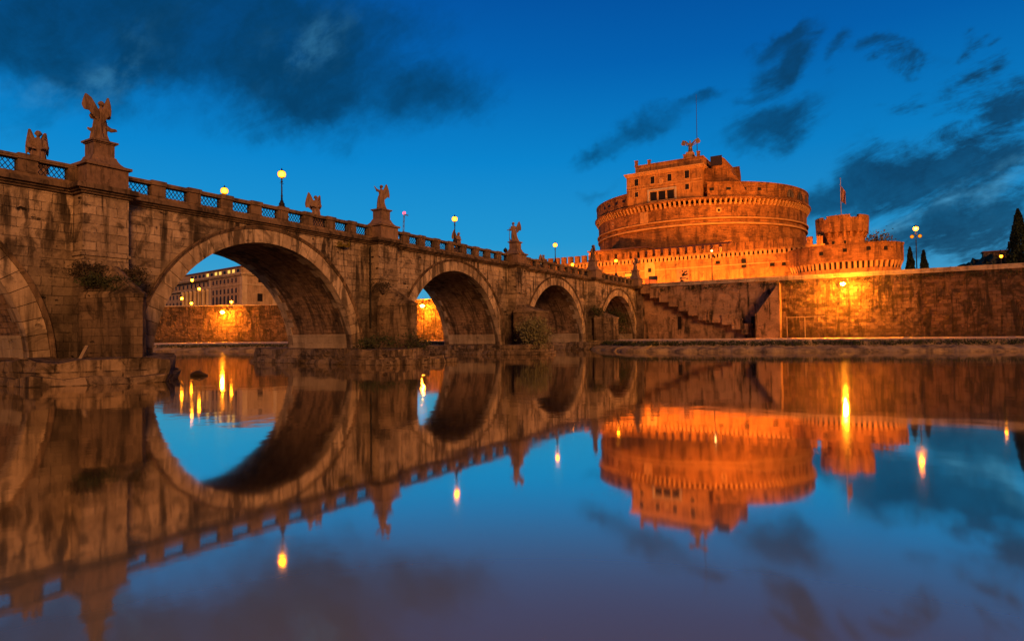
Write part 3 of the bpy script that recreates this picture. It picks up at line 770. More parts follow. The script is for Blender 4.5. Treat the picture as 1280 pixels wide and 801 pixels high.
def post_lamp(label, loc, H, mat='far_lamp_glow', heads=1, size=.26, group='street lamps along the embankment road'):
    t = thing('street_lamp', label, 'street lamp', loc, group); x, y, z = loc
    g = G(); g.lathe([(.22,0),(.22,.3),(.12,.5),(.09,1.0)], (x,y,z), 10); part(g, 'base', 'dark_iron', t, True)
    g = G(); g.tube([(x,y,z+.9),(x,y,z+H-.3)], [.09,.055], 8); part(g, 'post', 'dark_iron', t, True)
    if heads == 1:
        g = G(); g.ball((x,y,z+H), (size,size,size*1.1), 12, 8); h = part(g, 'lantern', mat, t, True)
        g = G(); g.lathe([(size*.95,size*.6),(size*.5,size*1.15),(.02,size*1.5)], (x,y,z+H), 10); part(g, 'cap', 'dark_iron', h, True)
    else:
        g = G(); g.ball((x,y,z+H), (size,)*3, 12, 8); h = part(g, 'lantern', mat, t, True)
        g = G(); g.lathe([(size*.95,size*.6),(size*.5,size*1.15),(.02,size*1.5)], (x,y,z+H), 10); part(g, 'cap', 'dark_iron', h, True)
        for q in range(2):
            dx = .55*(1 if q else -1)
            g = G(); g.tube([(x,y,z+H-.9),(x+dx*.6,y,z+H-.75),(x+dx,y,z+H-1.1)], .035, 6); part(g, 'arm', 'dark_iron', t)
            g = G(); g.ball((x+dx,y,z+H-1.3), (size*.8,)*3, 10, 8); part(g, 'lantern', heads if isinstance(heads, str) else 'window_dark', t, True)
    return t
post_lamp('slim post with one lit globe over two unlit ones, before the castle wall', (13.2, 103, 11.25), 7.1, 'cool_lamp_glow', 2, .24)
post_lamp('tall lamp post with a cluster of glowing globes, between two small cypresses at the right', (46.4, 103, 11.25), 8.1, 'far_lamp_glow', 'dim_lamp_glow', .40)
post_lamp('low bright lamp beside the big cypress at the right edge', (58.6, 112, 11.25), 3.5, 'lamp_glow', 1, .26)
post_lamp('small bright lamp at rail height, just left of the fourth arch lamp post', (-22.4, 99.2, 11.25), 7.0, 'cool_lamp_glow', 1, .24)
for lab, loc, zt in [('highest lamp before the palace front seen through the second arch', (-140.4, 91.5, 11.25), 20.5),
                 ('second highest lamp before the palace columns seen through the arch', (-138.5, 92.6, 11.25), 17.8),
                 ('leftmost lamp on the wall top seen through the second arch', (-143.2, 89.9, 11.25), 14.9),
                 ('lowest lamp close above the wall top, below the palace columns', (-140.6, 91.4, 11.25), 13.4),
                 ('lamp on the wall top directly above the glaring wall lamp seen through the arch', (-118.5, 89.9, 11.25), 12.9)]:
    post_lamp(lab, loc, zt-loc[2], 'far_lamp_glow', 1, .42, 'lamps before the palace across the river')
def wall_lamp(label, p, nrm, mat='flood_glow', s=.30):
    t = thing('wall_lamp', label, 'wall lamp', p, 'flood lamps on the embankment walls'); p = Vector(p); nrm = Vector(nrm).normalized()
    g = G(); g.tube([p-nrm*3.1+Vector((0,0,.35)), p-nrm*.6+Vector((0,0,.55)), p+Vector((0,0,.36))], .05, 6); part(g, 'bracket', 'dark_iron', t)
    g = G(); g.ball(p, (s,s,s*.8), 14, 8); h = part(g, 'lens', mat, t, True)
    g = G(); g.lathe([(s*1.05,.10),(s*.8,.28),(s*.2,.40)], p, 12); part(g, 'hood', 'dark_iron', h, True)
    return t
wall_lamp('glaring orange flood lamp on the right embankment wall below the castle bastion', (36.0, 94.2, 10.15), (0,-1,0))
wall_lamp('glaring flood lamp on the far wall seen through the second arch', (-118.2, 86.9, 9.9), (.48,-.877,0), 'far_flood_glow', s=.5)
wall_lamp('glaring flood lamp on the far wall seen through the third arch beside the pier', (-57.6, 101.2, 10.1), (.149,-.989,0), 'far_flood_glow', s=.5)

# ------------------------------------------------------------------ EMBANKMENT WALLS
t = thing('embankment_wall', 'tall stained stone embankment wall right of the bridge, below the castle', 'wall', (20, 97.3, 0))
g = G(); g.box(-9, 26.2, 97.3, 98.4, 0, 11.45); part(g, 'rendered_wall', 'embankment_render', t)
r = np.random.default_rng(5)
def rough_wall(a, b_, z0, z1, face, depth, nx, nz, amp, seed):
    """masonry face with real relief, a..b along the base line"""
    r = np.random.default_rng(seed); g = G(); a = Vector((*a,0)); b_ = Vector((*b_,0)); nn = Vector((*face,0)).normalized()
    A = r.normal(size=(nz+1, nx+1))*amp; 
    A = (A+np.roll(A,1,0)+np.roll(A,1,1))/2
    for j in range(nz+1):
        for i in range(nx+1):
            p = a.lerp(b_, i/nx); zz = z0+(z1-z0)*j/nz
            g.v.append((p.x+nn.x*A[j,i], p.y+nn.y*A[j,i], zz))
    for j in range(nz):
        for i in range(nx): g.f.append((j*(nx+1)+i, j*(nx+1)+i+1, (j+1)*(nx+1)+i+1, (j+1)*(nx+1)+i))
    bk = len(g.v)
    for p, z in ((a,z0),(b_,z0),(b_,z1),(a,z1)): q = p-nn*depth; g.v.append((q.x,q.y,z))
    t0 = nz*(nx+1)
    g.f += [(bk,bk+1,bk+2,bk+3), tuple(range(t0,t0+nx+1))+(bk+2,bk+3), tuple(range(0,nx+1))+(bk+1,bk)]
    return g
part(rough_wall((26.2,97.3),(46.5,97.3),0,11.45,(0,-1),1.1,60,28,.06,1), 'masonry_wall', 'embankment_stone', t)
part(rough_wall((46.5,97.34),(120,97.34),0,11.45,(0,-1),1.1,200,28,.08,2), 'masonry_wall', 'dark_embankment_stone', t)
g = G(); g.box(120, 700, 97.3, 98.4, 0, 11.45); part(g, 'masonry_wall', 'embankment_stone', t)
g = G(); g.box(-9, 700, 97.0, 98.5, 11.45, 11.62); g.box(-9, 700, 97.22, 98.1, 11.62, 12.0); g.box(-9, 700, 97.1, 98.2, 12.0, 12.16); part(g, 'coping', 'coping_stone', t)
# sloping buttress at the foot of the stairs
g = G(); g.ext([(22.3,94.9,1.0),(26.3,94.9,1.0),(26.3,94.9,10.9),(22.6,94.9,5.75),(22.3,94.9,5.6)], (0,2.35,0)); part(g, 'buttress', 'embankment_render', t)
# dark doorway / drain recess under the stairs
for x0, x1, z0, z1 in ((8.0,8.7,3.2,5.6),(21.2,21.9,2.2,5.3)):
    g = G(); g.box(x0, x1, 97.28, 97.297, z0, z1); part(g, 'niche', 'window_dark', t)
# stairs
st_ = thing('stone_staircase', 'long stone staircase with stepped parapet, climbing the embankment wall', 'staircase', (12, 96.3, 1.4))
g = G(); gp = G()
def flight(xa, za, xb, zb_, n):
    dx = (xb-xa)/n; dz = (zb_-za)/n
    for i in range(n):
        x = xa+dx*i; z = za+dz*i
        g.box(min(x, x+dx), max(x, x+dx), 96.5, 97.29, z-.7-abs(dz), z)
    nb = max(4, int(n/4.8)); dx = (xb-xa)/nb; dz = (zb_-za)/nb
    for i in range(nb):
        x = xa+dx*i; z = za+dz*(i+.2)
        gp.box(x, x+dx*1.03, 96.05, 96.49, z-.95, z+.72); gp.box(x-.1, x+dx*1.03+.1, 95.95, 96.55, z+.72, z+.92)
flight(1.2, 11.3, 14.0, 5.0, 36); 
g.box(14.0, 16.4, 96.5, 97.29, 4.2, 5.0); gp.box(14.0, 16.4, 96.3, 96.49, 4.3, 5.6); gp.box(13.9, 16.5, 96.25, 96.55, 5.6, 5.76)
flight(16.4, 5.0, 23.2, 1.5, 20)
part(g, 'steps', 'embankment_render', st_); part(gp, 'stepped_parapet', 'embankment_render', st_)
# iron handrail of the upper landing
# railing on the path below
t2 = thing('pipe_frame', 'thin metal post and rail frame standing against the right embankment wall', 'railing', (29, 95.9, 1.4))
g = G(); g.tube([(27.3,95.9,1.4),(27.3,95.9,5.1)], .07, 6); g.tube([(30.1,95.9,1.4),(30.1,95.9,4.9)], .07, 6); part(g, 'upright', 'wood_plank', t2)
g = G(); g.tube([(27.3,95.9,4.9),(33.2,95.9,5.0)], .05, 6); part(g, 'crossbar', 'wood_plank', t2)
# wall upstream, seen through the arches
t = thing('embankment_wall', 'long orange lit embankment wall seen through the arches', 'wall', (-70, 100, 0))
UP = [(-9,97.3),(-20,101.5),(-58,104.6),(-105,97.5),(-136,80.4),(-180,52)]
for (a, b_), nx, sd_ in zip(zip(UP[:-1], UP[1:]), (20,70,90,70,90), range(9)):
    q = Vector((b_[0]-a[0], b_[1]-a[1])); part(rough_wall(a, b_, 0, 11.7, (-q.y*1.0 if False else -q.y, q.x), 1.1, nx, 26, .09, 30+sd_), 'masonry_wall', 'embankment_stone', t)
g = G()
for a, b_ in zip(UP[:-1], UP[1:]): g.bar((*a,11.85), (*b_,11.85), 1.5, .3)
part(g, 'coping', 'coping_stone', t)
t = thing('embankment_wall', 'x', 'wall', (-300,-20,0)); bpy.data.objects.remove(t)
# end pier where the bridge meets the bank
g = G(); g.box(-BW-.6, 1.2, 96.55, 100.5, -.3, ZC); g.box(-BW-.8, 1.4, 96.45, 100.5, -.3, 4.2); part(g, 'abutment', 'weathered_travertine', bridge)

# ------------------------------------------------------------------ CASTLE
CX, CY = -6.8, 170.3
castle = thing('round_castle', 'huge round brick castle with a palace block on top, floodlit orange', 'castle', (CX, CY, 11.2))
g = G(); g.lathe([(29.9,8),(29.9,20),(29.6,30.2),(30.0,30.3),(30.0,30.75),(29.75,30.85),(29.75,31.6),(30.2,31.75),(30.2,32.1),(29.9,32.2),(29.9,35.9)], (CX,CY,0), 128, cap=False)
drum = part(g, 'drum', 'castle_brick', castle, fix=False)
g = G()
for q, z0, z1 in ((30.12,30.28,30.78),(30.32,31.72,32.12)):
    g.lathe([(q-.6,z0),(q,z0+.02),(q+.06,z1-.1),(q,z1),(q-.6,z1)], (CX,CY,0), 128, cap=False)
part(g, 'string_course', 'castle_trim', drum, fix=False)
g = G(); nC = 150
for i in range(nC):
    a = 2*PI*i/nC; u_ = Vector((math.cos(a), math.sin(a), 0)); v_ = Vector((-u_.y, u_.x, 0)); w = .26
    P = [(29.7,35.3),(30.1,35.35),(30.75,36.4),(30.85,36.75),(29.7,36.75)]
    g.ext([Vector((CX,CY,0))+u_*q-v_*w+Vector((0,0,z)) for q, z in P], v_*2*w)
part(g, 'corbel_row', 'castle_trim', drum)
g = G(); g.lathe([(29.0,36.7),(30.9,36.76),(31.05,36.9),(31.05,37.2),(30.8,37.3),(30.55,37.45),(29.0,37.5)], (CX,CY,0), 128, cap=False); part(g, 'corbel_cornice', 'castle_brick', drum, fix=False)
# parapet drum, open where the block stands
half = math.asin(10.3/30.6); a0 = -PI/2+half+.02-.03; a1 = 2*PI-PI/2-half-.06
g = G(); g.lathe([(30.45,37.4),(30.4,40.7),(30.55,40.75),(30.55,41.1),(28.6,41.1),(28.6,37.4)], (CX,CY,0), 110, a0, a1, cap=False); part(g, 'drum_parapet', 'castle_brick', castle, fix=False)
g = G(); g.lathe([(29.5,38.2),(.5,38.3)], (CX,CY,0), 64, cap=False); part(g, 'terrace', 'castle_stone', castle, fix=False)
def window(parent, x0, x1, z0, z1, Y, frame=.16, trim='castle_trim', mat='window_dark', bars=True):
    g = G(); g.box(x0, x1, Y-.03, Y+.2, z0, z1); w = part(g, 'window', mat, parent)
    g = G(); f_ = frame
    g.box(x0-f_, x0, Y-.10, Y+.1, z0-f_, z1+f_); g.box(x1, x1+f_, Y-.10, Y+.1, z0-f_, z1+f_); g.box(x0, x1, Y-.10, Y+.1, z1, z1+f_); g.box(x0-f_*1.6, x1+f_*1.6, Y-.2, Y+.1, z0-f_*1.4, z0)
    part(g, 'frame', trim, w); return w
BX0, BX1, BY = -18.3, 2.0, 141.0
blk = G(); blk.box(BX0, BX1, BY, BY+13, 37.45, 45.3); palace = part(blk, 'palace_block', 'castle_plaster', castle)
g = G()
for p, z0, z1 in ((.15,45.0,45.25),(.38,45.252,45.6),(.6,45.602,45.95)): g.box(BX0-p, BX1+p, BY-p, BY+13, z0, z1)
for z in (41.45,43.2-1.0): g.box(BX0-.06, BX1+.06, BY-.10, BY+.3, z, z+.16)
part(g, 'cornice', 'castle_trim', palace)
g = G(); g.box(-16.1, 2.1, BY+.9, BY+12, 45.9, 48.0); g.box(-16.3, 2.3, BY+.7, BY+12.1, 48.0, 48.25); part(g, 'attic', 'castle_plaster', palace)
for x, h_ in ((-15.9,1.3),(-12.3,1.0),(-2.6,.9),(.9,1.2)):
    g = G(); g.box(x-.35, x+.35, BY+1, BY+1.7, 48.25, 48.25+h_); g.box(x-.45, x+.45, BY+.9, BY+1.8, 48.25+h_, 48.45+h_); part(g, 'chimney', 'castle_stone', palace)
for xc, z0, z1, w in ((-15.5,42.5,44.4,.55),(-11.0,42.55,44.5,.55),(-6.4,42.6,44.5,.55),(-1.8,42.7,44.75,.6),(-15.5,39.5,40.8,.48),(-1.8,39.8,41.2,.5)):
    window(palace, xc-w, xc+w, z0, z1, BY)
# loggia with three openings
for j in range(3): window(palace, -11.7+j*2.3, -11.7+j*2.3+1.85, 37.9, 40.3, BY, .22, bars=False)
g = G(); g.box(-12.4,-4.6,BY-.22,BY+.1,40.56,41.0); g.box(-12.4,-11.95,BY-.2,BY+.1,37.5,40.55); g.box(-5.05,-4.6,BY-.2,BY+.1,37.5,40.55); part(g, 'loggia_frame', 'palace_trim', palace)
g = G(); g.lathe([(.01,0),(.5,.3),(.62,.9),(.55,1.5),(.01,1.75)], (-8.7, BY-.02, 41.95), 12, sy=.25); g.box(-9.4,-8.0,BY-.15,BY+.1,43.7,43.85); part(g, 'coat_of_arms', 'castle_trim', palace)
# right wing behind: recess and rising mass with a sloped flank
g = G(); g.box(2.02, 4.6, BY+5.5, BY+12, 40.9, 45.2); g.box(2.05, 3.9, BY+2.2, BY+5.4, 38, 45.0); part(g, 'recess_wall', 'castle_brick', castle)
g = G(); g.ext([(3.5,BY+4.2,38),(12.2,BY+4.2,38),(10.6,BY+4.2,41.0),(8.6,BY+4.2,43.6),(8.0,BY+4.2,45.9),(6.8,BY+4.2,47.6),(5.9,BY+4.2,48.2),(3.5,BY+4.2,48.0)], (0,9,0)); side = part(g, 'side_mass', 'castle_stone', castle)
g = G(); g.box(3.3,6.2,BY+3.9,BY+4.19,46.0,48.5); part(g, 'timber_hatch', 'wet_wood', side)
g = G(); g.prism([(-12,BY+12),(9,BY+12),(7,BY+24),(-12,BY+24)], 38, 47.0); part(g, 'rear_block', 'castle_stone', castle)
# small embrasures of the drum parapet and gun holes lower down
def ang_pt(x, rad): return CY-math.sqrt(rad*rad-(x-CX)**2)
for x in (-28,-25.6,-22.6,-19.9,4.2,8.0,11.4,14.6): 
    if BX0 < x < BX1: continue
    y = ang_pt(x, 30.46); a = math.atan2(y-CY, x-CX); u_ = Vector((math.cos(a), math.sin(a), 0)); v_ = Vector((-u_.y,u_.x,0)); c_ = Vector((CX,CY,0))+u_*30.46
    g = G(); g.ext([c_-v_*.55+Vector((0,0,38.9)), c_+v_*.55+Vector((0,0,38.9)), c_+v_*.55+Vector((0,0,39.6)), c_-v_*.55+Vector((0,0,39.6))], u_*.02); part(g, 'embrasure', 'window_dark', castle)
for x, z, s in ((-24.5,33.8,.3),(5.6,33.9,.34)):
    y = ang_pt(x, 29.9); a = math.atan2(y-CY, x-CX); u_ = Vector((math.cos(a), math.sin(a), 0)); v_ = Vector((-u_.y,u_.x,0)); c_ = Vector((CX,CY,z))+u_*29.93
    g = G(); g.ext([c_+v_*(s*2.1*math.cos(q))+Vector((0,0,s*2.1*math.sin(q))) for q in np.linspace(0,2*PI,16,False)], u_*.06); o = part(g, 'gun_port', 'castle_trim', castle)
    g = G(); g.ext([c_+u_*.062+v_*(s*math.cos(q))+Vector((0,0,s*math.sin(q))) for q in np.linspace(0,2*PI,12,False)], u_*.01); part(g, 'opening', 'window_dark', o)
x = -13.5; y = ang_pt(x, 29.9); a = math.atan2(y-CY, x-CX); u_ = Vector((math.cos(a), math.sin(a), 0)); v_ = Vector((-u_.y,u_.x,0)); c_ = Vector((CX,CY,0))+u_*29.9
g = G(); g.ext([c_-v_*1.25+Vector((0,0,32.2)), c_+v_*1.25+Vector((0,0,32.2)), c_+v_*1.25+Vector((0,0,35.2)), c_-v_*1.25+Vector((0,0,35.2))], u_*.25)
g.ext([c_+u_*.2-v_*.9+Vector((0,0,32.6)), c_+u_*.2+v_*.9+Vector((0,0,32.6)), c_+u_*.2+v_*.6+Vector((0,0,34.9)), c_+u_*.2-v_*.6+Vector((0,0,34.9))], u_*.2); part(g, 'stone_panel', 'castle_trim', castle)
# blind arches of the right half of the parapet
for i in range(5):
    a = -PI/2+half+.62+i*.17; u_ = Vector((math.cos(a), math.sin(a), 0)); v_ = Vector((-u_.y,u_.x,0)); c_ = Vector((CX,CY,38.0))+u_*30.43
    g = G(); P = [c_-v_*1.5, c_+v_*1.5]+[c_+v_*1.5*math.cos(q)+Vector((0,0,.6+1.4*math.sin(q))) for q in np.linspace(0,PI,9)]
    g.ext(P, u_*.03); part(g, 'blind_arch', 'castle_brick' if i == 0 else 'weathered_travertine', castle)
# bronze angel on the summit
def big_angel():
    t = thing('angel_statue', 'bronze angel with spread wings on the summit of the castle', 'statue', (-1.7, BY+3.2, 50.2)); t.scale = (1.35,)*3
    link(remesh(figure(arm_r=((-.5,-.1,1.75),(-.62,-.2,2.1))), .05, 'statue_marble'), 'body', None, t)
    for sx in (-1, 1): link(wing(sx, 1.25, .55, 1.05, .15), 'wing', None, t)
    return t
big_angel()
g = G(); g.box(-2.9,-.5,BY+2,BY+4.4,48.24,49.3); g.box(-2.6,-.8,BY+2.3,BY+4.1,49.3,50.2); part(g, 'angel_pedestal', 'castle_trim', palace)
g = G(); g.tube([(-.6,BY+6,48.2),(-.6,BY+6,57),(-.6,BY+6,66.5)], [.14,.09,.05], 6); solo(g, 'mast', 'dark_iron', 'thin tall lightning mast on the castle roof beside the bronze angel', 'mast', (-.6,BY+6,48.2))

# curtain wall
WY = 126.
cw = thing('castle_wall', 'long crenellated curtain wall in front of the round castle', 'wall', (0, WY, 11.2))
g = G(); g.box(-60, 31, WY, WY+1.6, 10.8, 20.95); g.box(-60, 31, WY-.28, WY+1.6, 20.6, 21.0); g.box(29.4,31,WY+1.6,WY+80,10.8,20.9); g.box(-60,-58.4,WY+1.6,WY+80,10.8,20.9)
wall = part(g, 'wall_body', 'castle_plaster', cw)
g = G(); g.box(-60, 31, WY-.08, WY+.1, 17.7, 17.95); g.box(-60,31,WY-.5,WY+.1,10.8,13.2); part(g, 'base_course', 'castle_trim', wall)
g = G()
x = -59.
while x < 30.5: g.box(x, x+.55, WY-.27, WY+.05, 19.6, 20.6); x += .975
part(g, 'corbel_row', 'castle_trim', wall)
g = G(); g.box(-60, 31, WY-.012, WY+.02, 19.85, 20.5); part(g, 'painted_shade_strip', 'window_dark', wall)  # dark strip painted in as the shade between the corbels
mer = None; x = -44.
g = G(); g.box(-.58,.58,-.25,.75,0,1.55); g.box(-.64,.64,-.31,.81,1.55,1.72); mme = g.mesh('merlon')
while x < 30.6:
    o = link(mme, 'merlon', 'castle_stone', wall); o.location = (x-0, 0, 20.98-11.2); x += 1.95
for x0, x1, z0, z1 in ((14.2,15.2,17.0,19.0),(8.6,9.5,18.2,18.9),(20.2,21.1,16.9,17.9),(22.6,23.4,16.9,17.9)): window(wall, x0, x1, z0, z1, WY, .12, 'castle_stone')
# tall gate house front: aedicule, boards, banner and lit sign on the wall
o = thing('wall_tabernacle', 'pale stone tabernacle with rounded top on the curtain wall, above a red board', 'plaque', (-7.0, WY, 16))
g = G(); P = [(-8.3,WY-.3,16.0),(-5.7,WY-.3,16.0),(-5.7,WY-.3,18.9)]+[(-7+1.3*math.cos(q),WY-.3,18.9+.9*math.sin(q)) for q in np.linspace(0,PI,9)]+[(-8.3,WY-.3,18.9)]
g.ext(P, (0,.3,0)); part(g, 'frame', 'castle_trim', o); g = G(); g.box(-7.4,-6.6,WY-.33,WY-.301,17.3,18.3); part(g, 'opening', 'window_dark', o)
g = G(); g.box(-8.2,-5.6,WY-.2,WY,12.0,15.4); g.box(-8.4,-5.4,WY-.3,WY,15.4,15.6); solo(g, 'door_board', 'red_board', 'dark red board below the stone tabernacle on the curtain wall', 'board', (-6.9,WY,12.0))
o = thing('banner', 'large dark patterned picture banner hanging on the curtain wall', 'banner', (1.0, WY-.05, 14.5))
g = G(); g.box(-.5,2.5,WY-.10,WY-.03,14.3,17.6); part(g, 'cloth', 'banner_cloth', o)
r = np.random.default_rng(2); g = G()
for _ in range(26):
    a, z = .2+1.6*r.random(), 14.5+2.6*r.random(); g.box(a, a+.15+.45*r.random(), WY-.115, WY-.101, z, z+.15+.4*r.random())
part(g, 'printed_pattern', 'wet_wood', o)
g = G(); g.box(-13.4,-10.4,WY-.2,WY,16.6,17.35); o = thing('lit_sign', 'small glowing yellow sign strip on the curtain wall behind a bridge lamp', 'sign', (-12,WY,16.6)); part(g, 'face', 'lit_sign', o)
g = G(); g.box(-13.5,-10.3,WY-.16,WY-.01,16.5,16.6); g.box(-13.5,-10.3,WY-.16,WY-.01,17.35,17.45); part(g, 'frame', 'dark_iron', o)
o = thing('notice_board', 'small dark notice board on two posts by the embankment railing', 'sign', (-1.5, 112, 11.25))
g = G(); g.box(-2.6,-.6,111.9,112,14.2,15.0); part(g, 'panel', 'wet_wood', o); g = G(); g.box(-2.5,-2.4,112,112.1,11.25,14.2); g.box(-.8,-.7,112,112.1,11.25,14.2); part(g, 'post', 'dark_iron', o)
# houses of the ward between wall and drum
hs = thing('low_house', 'low house with red tiled lean-to roof behind the merlons of the curtain wall', 'house', (-3, 135, 11.2))
g = G(); g.box(-10.5, 8.5, 133, 141.5, 11, 23.0); w_ = part(g, 'wall', 'castle_plaster', hs)
g = G(); g.ext([(-11.2,132.3,22.9),(-11.2,141,25.3),(-11.2,141,25.0),(-11.2,132.3,22.6)], (20.3,0,0)); part(g, 'roof', 'roof_tile', hs)
hs = thing('arcaded_house', 'long plain house with dark openings behind the left merlons', 'house', (-18, 137, 11.2))
g = G(); g.box(-28, -11.5, 137, 142, 11, 25.0); w_ = part(g, 'wall', 'castle_brick', hs)
for i in range(5):
    x = -27+i*3.1; g = G(); g.ext([(x,136.98,21.0),(x+1.7,136.98,21.0),(x+1.7,136.98,23.4),(x+1.4,136.98,23.9),(x+.3,136.98,23.9),(x,136.98,23.4)], (0,.015,0)); part(g, 'opening', 'window_dark', w_)
g = G(); g.box(-28.4,-11.2,136.7,142,25.0,25.35); part(g, 'roof', 'roof_tile', hs)
# corner tower
tw = thing('round_tower', 'squat round corner tower with flared battlement, under the flag', 'tower', (34.0, 130, 11.2))
TX, TY = 34., 131.
TZ = -1.0
g = G(); g.lathe([(4.6,0),(4.3,12.8),(4.3,13.2)], (TX,TY,11.2+TZ), 24); sh_ = part(g, 'shaft', 'castle_stone', tw, True)
for i in range(22):
    g = G(); a = 2*PI*i/22; u_ = Vector((math.cos(a), math.sin(a), 0)); v_ = Vector((-u_.y,u_.x,0))
    g.ext([Vector((TX,TY,0))+u_*q-v_*.28+Vector((0,0,z+TZ)) for q, z in ((4.2,23.2),(4.45,23.2),(4.95,24.3),(4.2,24.3))], v_*.56); part(g, 'corbel', 'castle_stone', sh_)
g = G(); g.lathe([(4.2,24.25),(5.0,24.3),(5.15,27.2),(4.5,27.2),(4.5,25.4),(.1,25.4)], (TX,TY,TZ), 28, cap=False)
for a0_, a1_ in ((-3.3,-2.35),(-2.1,-1.2),(-.85,.3),(.7,1.9)): 
    pts = [(TX+q*math.cos(t), TY+q*math.sin(t)) for q, ts in ((5.14,np.linspace(a0_,a1_,7)),(4.51,np.linspace(a1_,a0_,7))) for t in ts]; g.prism(pts, 27.19+TZ, 27.75+TZ)
part(g, 'battlement', 'castle_stone', tw)
g = G()
for x in (-1.4, .8): g.box(TX+x-.22, TX+x+.22, TY-4.42, TY-3.9, 20.2, 21.4)
part(g, 'arrow_slit', 'window_dark', tw)
fp = thing('flagpole', 'flagpole with limp reddish flag on the corner tower', 'flagpole', (34.0, 130, 25.4))
g = G(); g.tube([(TX,TY-1,25.3),(TX,TY-1,35.2)], [.10,.05], 8); g.ball((TX,TY-1,35.25), .12, 8, 6); part(g, 'pole', 'pole_paint', fp)
g = G(); n_ = 8
for j in range(9):
    for i in range(n_+1): g.v.append((TX+.06+.11*i+.03*math.sin(j*.9), TY-1+.14*math.sin(i*1.3+j*.35), 33.6-j*.42-.16*i*(1-j*.05)))
for j in range(8):
    for i in range(n_): g.f.append((j*(n_+1)+i, j*(n_+1)+i+1, (j+1)*(n_+1)+i+1, (j+1)*(n_+1)+i))
part(g, 'flag', 'flag_cloth', fp, True, fix=False)
# bastion
bs = thing('low_bastion', 'low angular bastion with a row of machicolations, right of the castle', 'bastion', (34, 118, 11.2))
BP = [(24.4,123.5),(26.6,120.2),(29.6,118.2),(33.4,117.3),(37.4,117.3),(41.0,118.0),(43.6,119.6),(45.0,122.4),(44.6,136),(24.4,136)]
def scale_poly(P, d_): c_ = np.mean(P, 0); return [tuple(c_+(np.array(p)-c_)*(1+d_/np.linalg.norm(np.array(p)-c_))) for p in P]
g = G(); g.prism(scale_poly(BP,.5), 10.8, 14.2, scale_poly(BP,-.5)); g.prism(scale_poly(BP,-.5), 14.2, 16.2); lowb = part(g, 'scarp', 'castle_plaster', bs)
g = G(); g.prism(BP, 16.05, 19.3); g.prism(scale_poly(BP,.12), 19.3, 19.6); part(g, 'parapet', 'castle_stone', bs)
g = G()
for a, b_ in zip(BP[:8], BP[1:8]):
    a = Vector((*a,0)); b_ = Vector((*b_,0)); L_ = (b_-a).length; u_ = (b_-a).normalized(); nn = Vector((u_.y,-u_.x,0)); n_ = int(L_/.85)
    for i in range(n_):
        p = a+u_*(L_*(i+.5)/n_); g.ext([p-u_*.22-nn*q+Vector((0,0,z)) for q, z in ((.7,14.3),(.62,14.3),(-.02,16.05),(.7,16.05))], u_*.44)
mr = part(g, 'machicolation_row', 'castle_trim', bs)
g = G()
for a, b_ in zip(BP[:8], BP[1:8]):
    a = Vector((*a,0)); b_ = Vector((*b_,0)); L_ = (b_-a).length; u_ = (b_-a).normalized(); nn = Vector((u_.y,-u_.x,0)); n_ = int(L_/.85)
    for i in range(n_):
        p = a+u_*(L_*i/n_+.02)-nn*.40; g = G(); g.ext([p-u_*.16+Vector((0,0,14.7)), p+u_*.16+Vector((0,0,14.7)), p+u_*.16+Vector((0,0,16.04)), p-u_*.16+Vector((0,0,16.04))], -nn*.3); part(g, 'murder_hole', 'window_dark', mr)
for x, z, ys in ((31.0,17.6,117.8),(35.2,17.9,117.28),(39.2,18.0,117.6),(42.0,17.9,118.5)):
    g = G(); g.box(x-.35, x+.35, ys-.06, ys+.5, z, z+.7); part(g, 'gun_slot', 'window_dark', bs)
# rough old house wall left of the bastion is part of the curtain wall front
# ------------------------------------------------------------------ floodlights washing the castle (inferred and unseen; bare spots without fixtures)
def spot(name, loc, target, power, size, col=(1,.335,.05), blend=.9, rad=.25):
    l = bpy.data.lights.new(name, 'SPOT'); l.energy = power; l.spot_size = R(size); l.spot_blend = blend; l.color = col; l.shadow_soft_size = rad
    o = bpy.data.objects.new(name, l); COL.objects.link(o); o.location = loc
    o.rotation_euler = (Vector(target)-Vector(loc)).to_track_quat('-Z','Y').to_euler()
for x in (-34,-26,-18,-10,-2,6,14,22): spot('floodlight', (x, WY-6.5, 11.7), (x, WY, 15.0), 6500, 140)
spot('floodlight', (29, 112, 11.8), (31, 118, 15.0), 4500, 140); spot('floodlight', (38, 110.5, 11.8), (38, 118, 15.0), 5000, 140); spot('floodlight', (46, 111, 11.8), (45, 118, 15.0), 3500, 140)
for x, p in ((-36,9000),(-29,9000),(10,9000),(18,14000),(26,9000)): spot('floodlight', (x, WY+2.4, 20.8), (CX+(x-CX)*.75, CY-28, 29), p, 110)
for x, p in ((-32,24000),(-8,27000),(16,25000),(34,14000)): spot('floodlight', (x, 101.5, 11.7), (CX+(x-CX)*.35, 141, 36), p, 75)
spot('floodlight', (39.5, 121, 19.9), (34.5, 128, 24), 3200, 110); spot('floodlight', (29, 121, 19.9), (33, 128, 24), 3200, 110)  # unseen spots added on the bastion top to brighten the tower

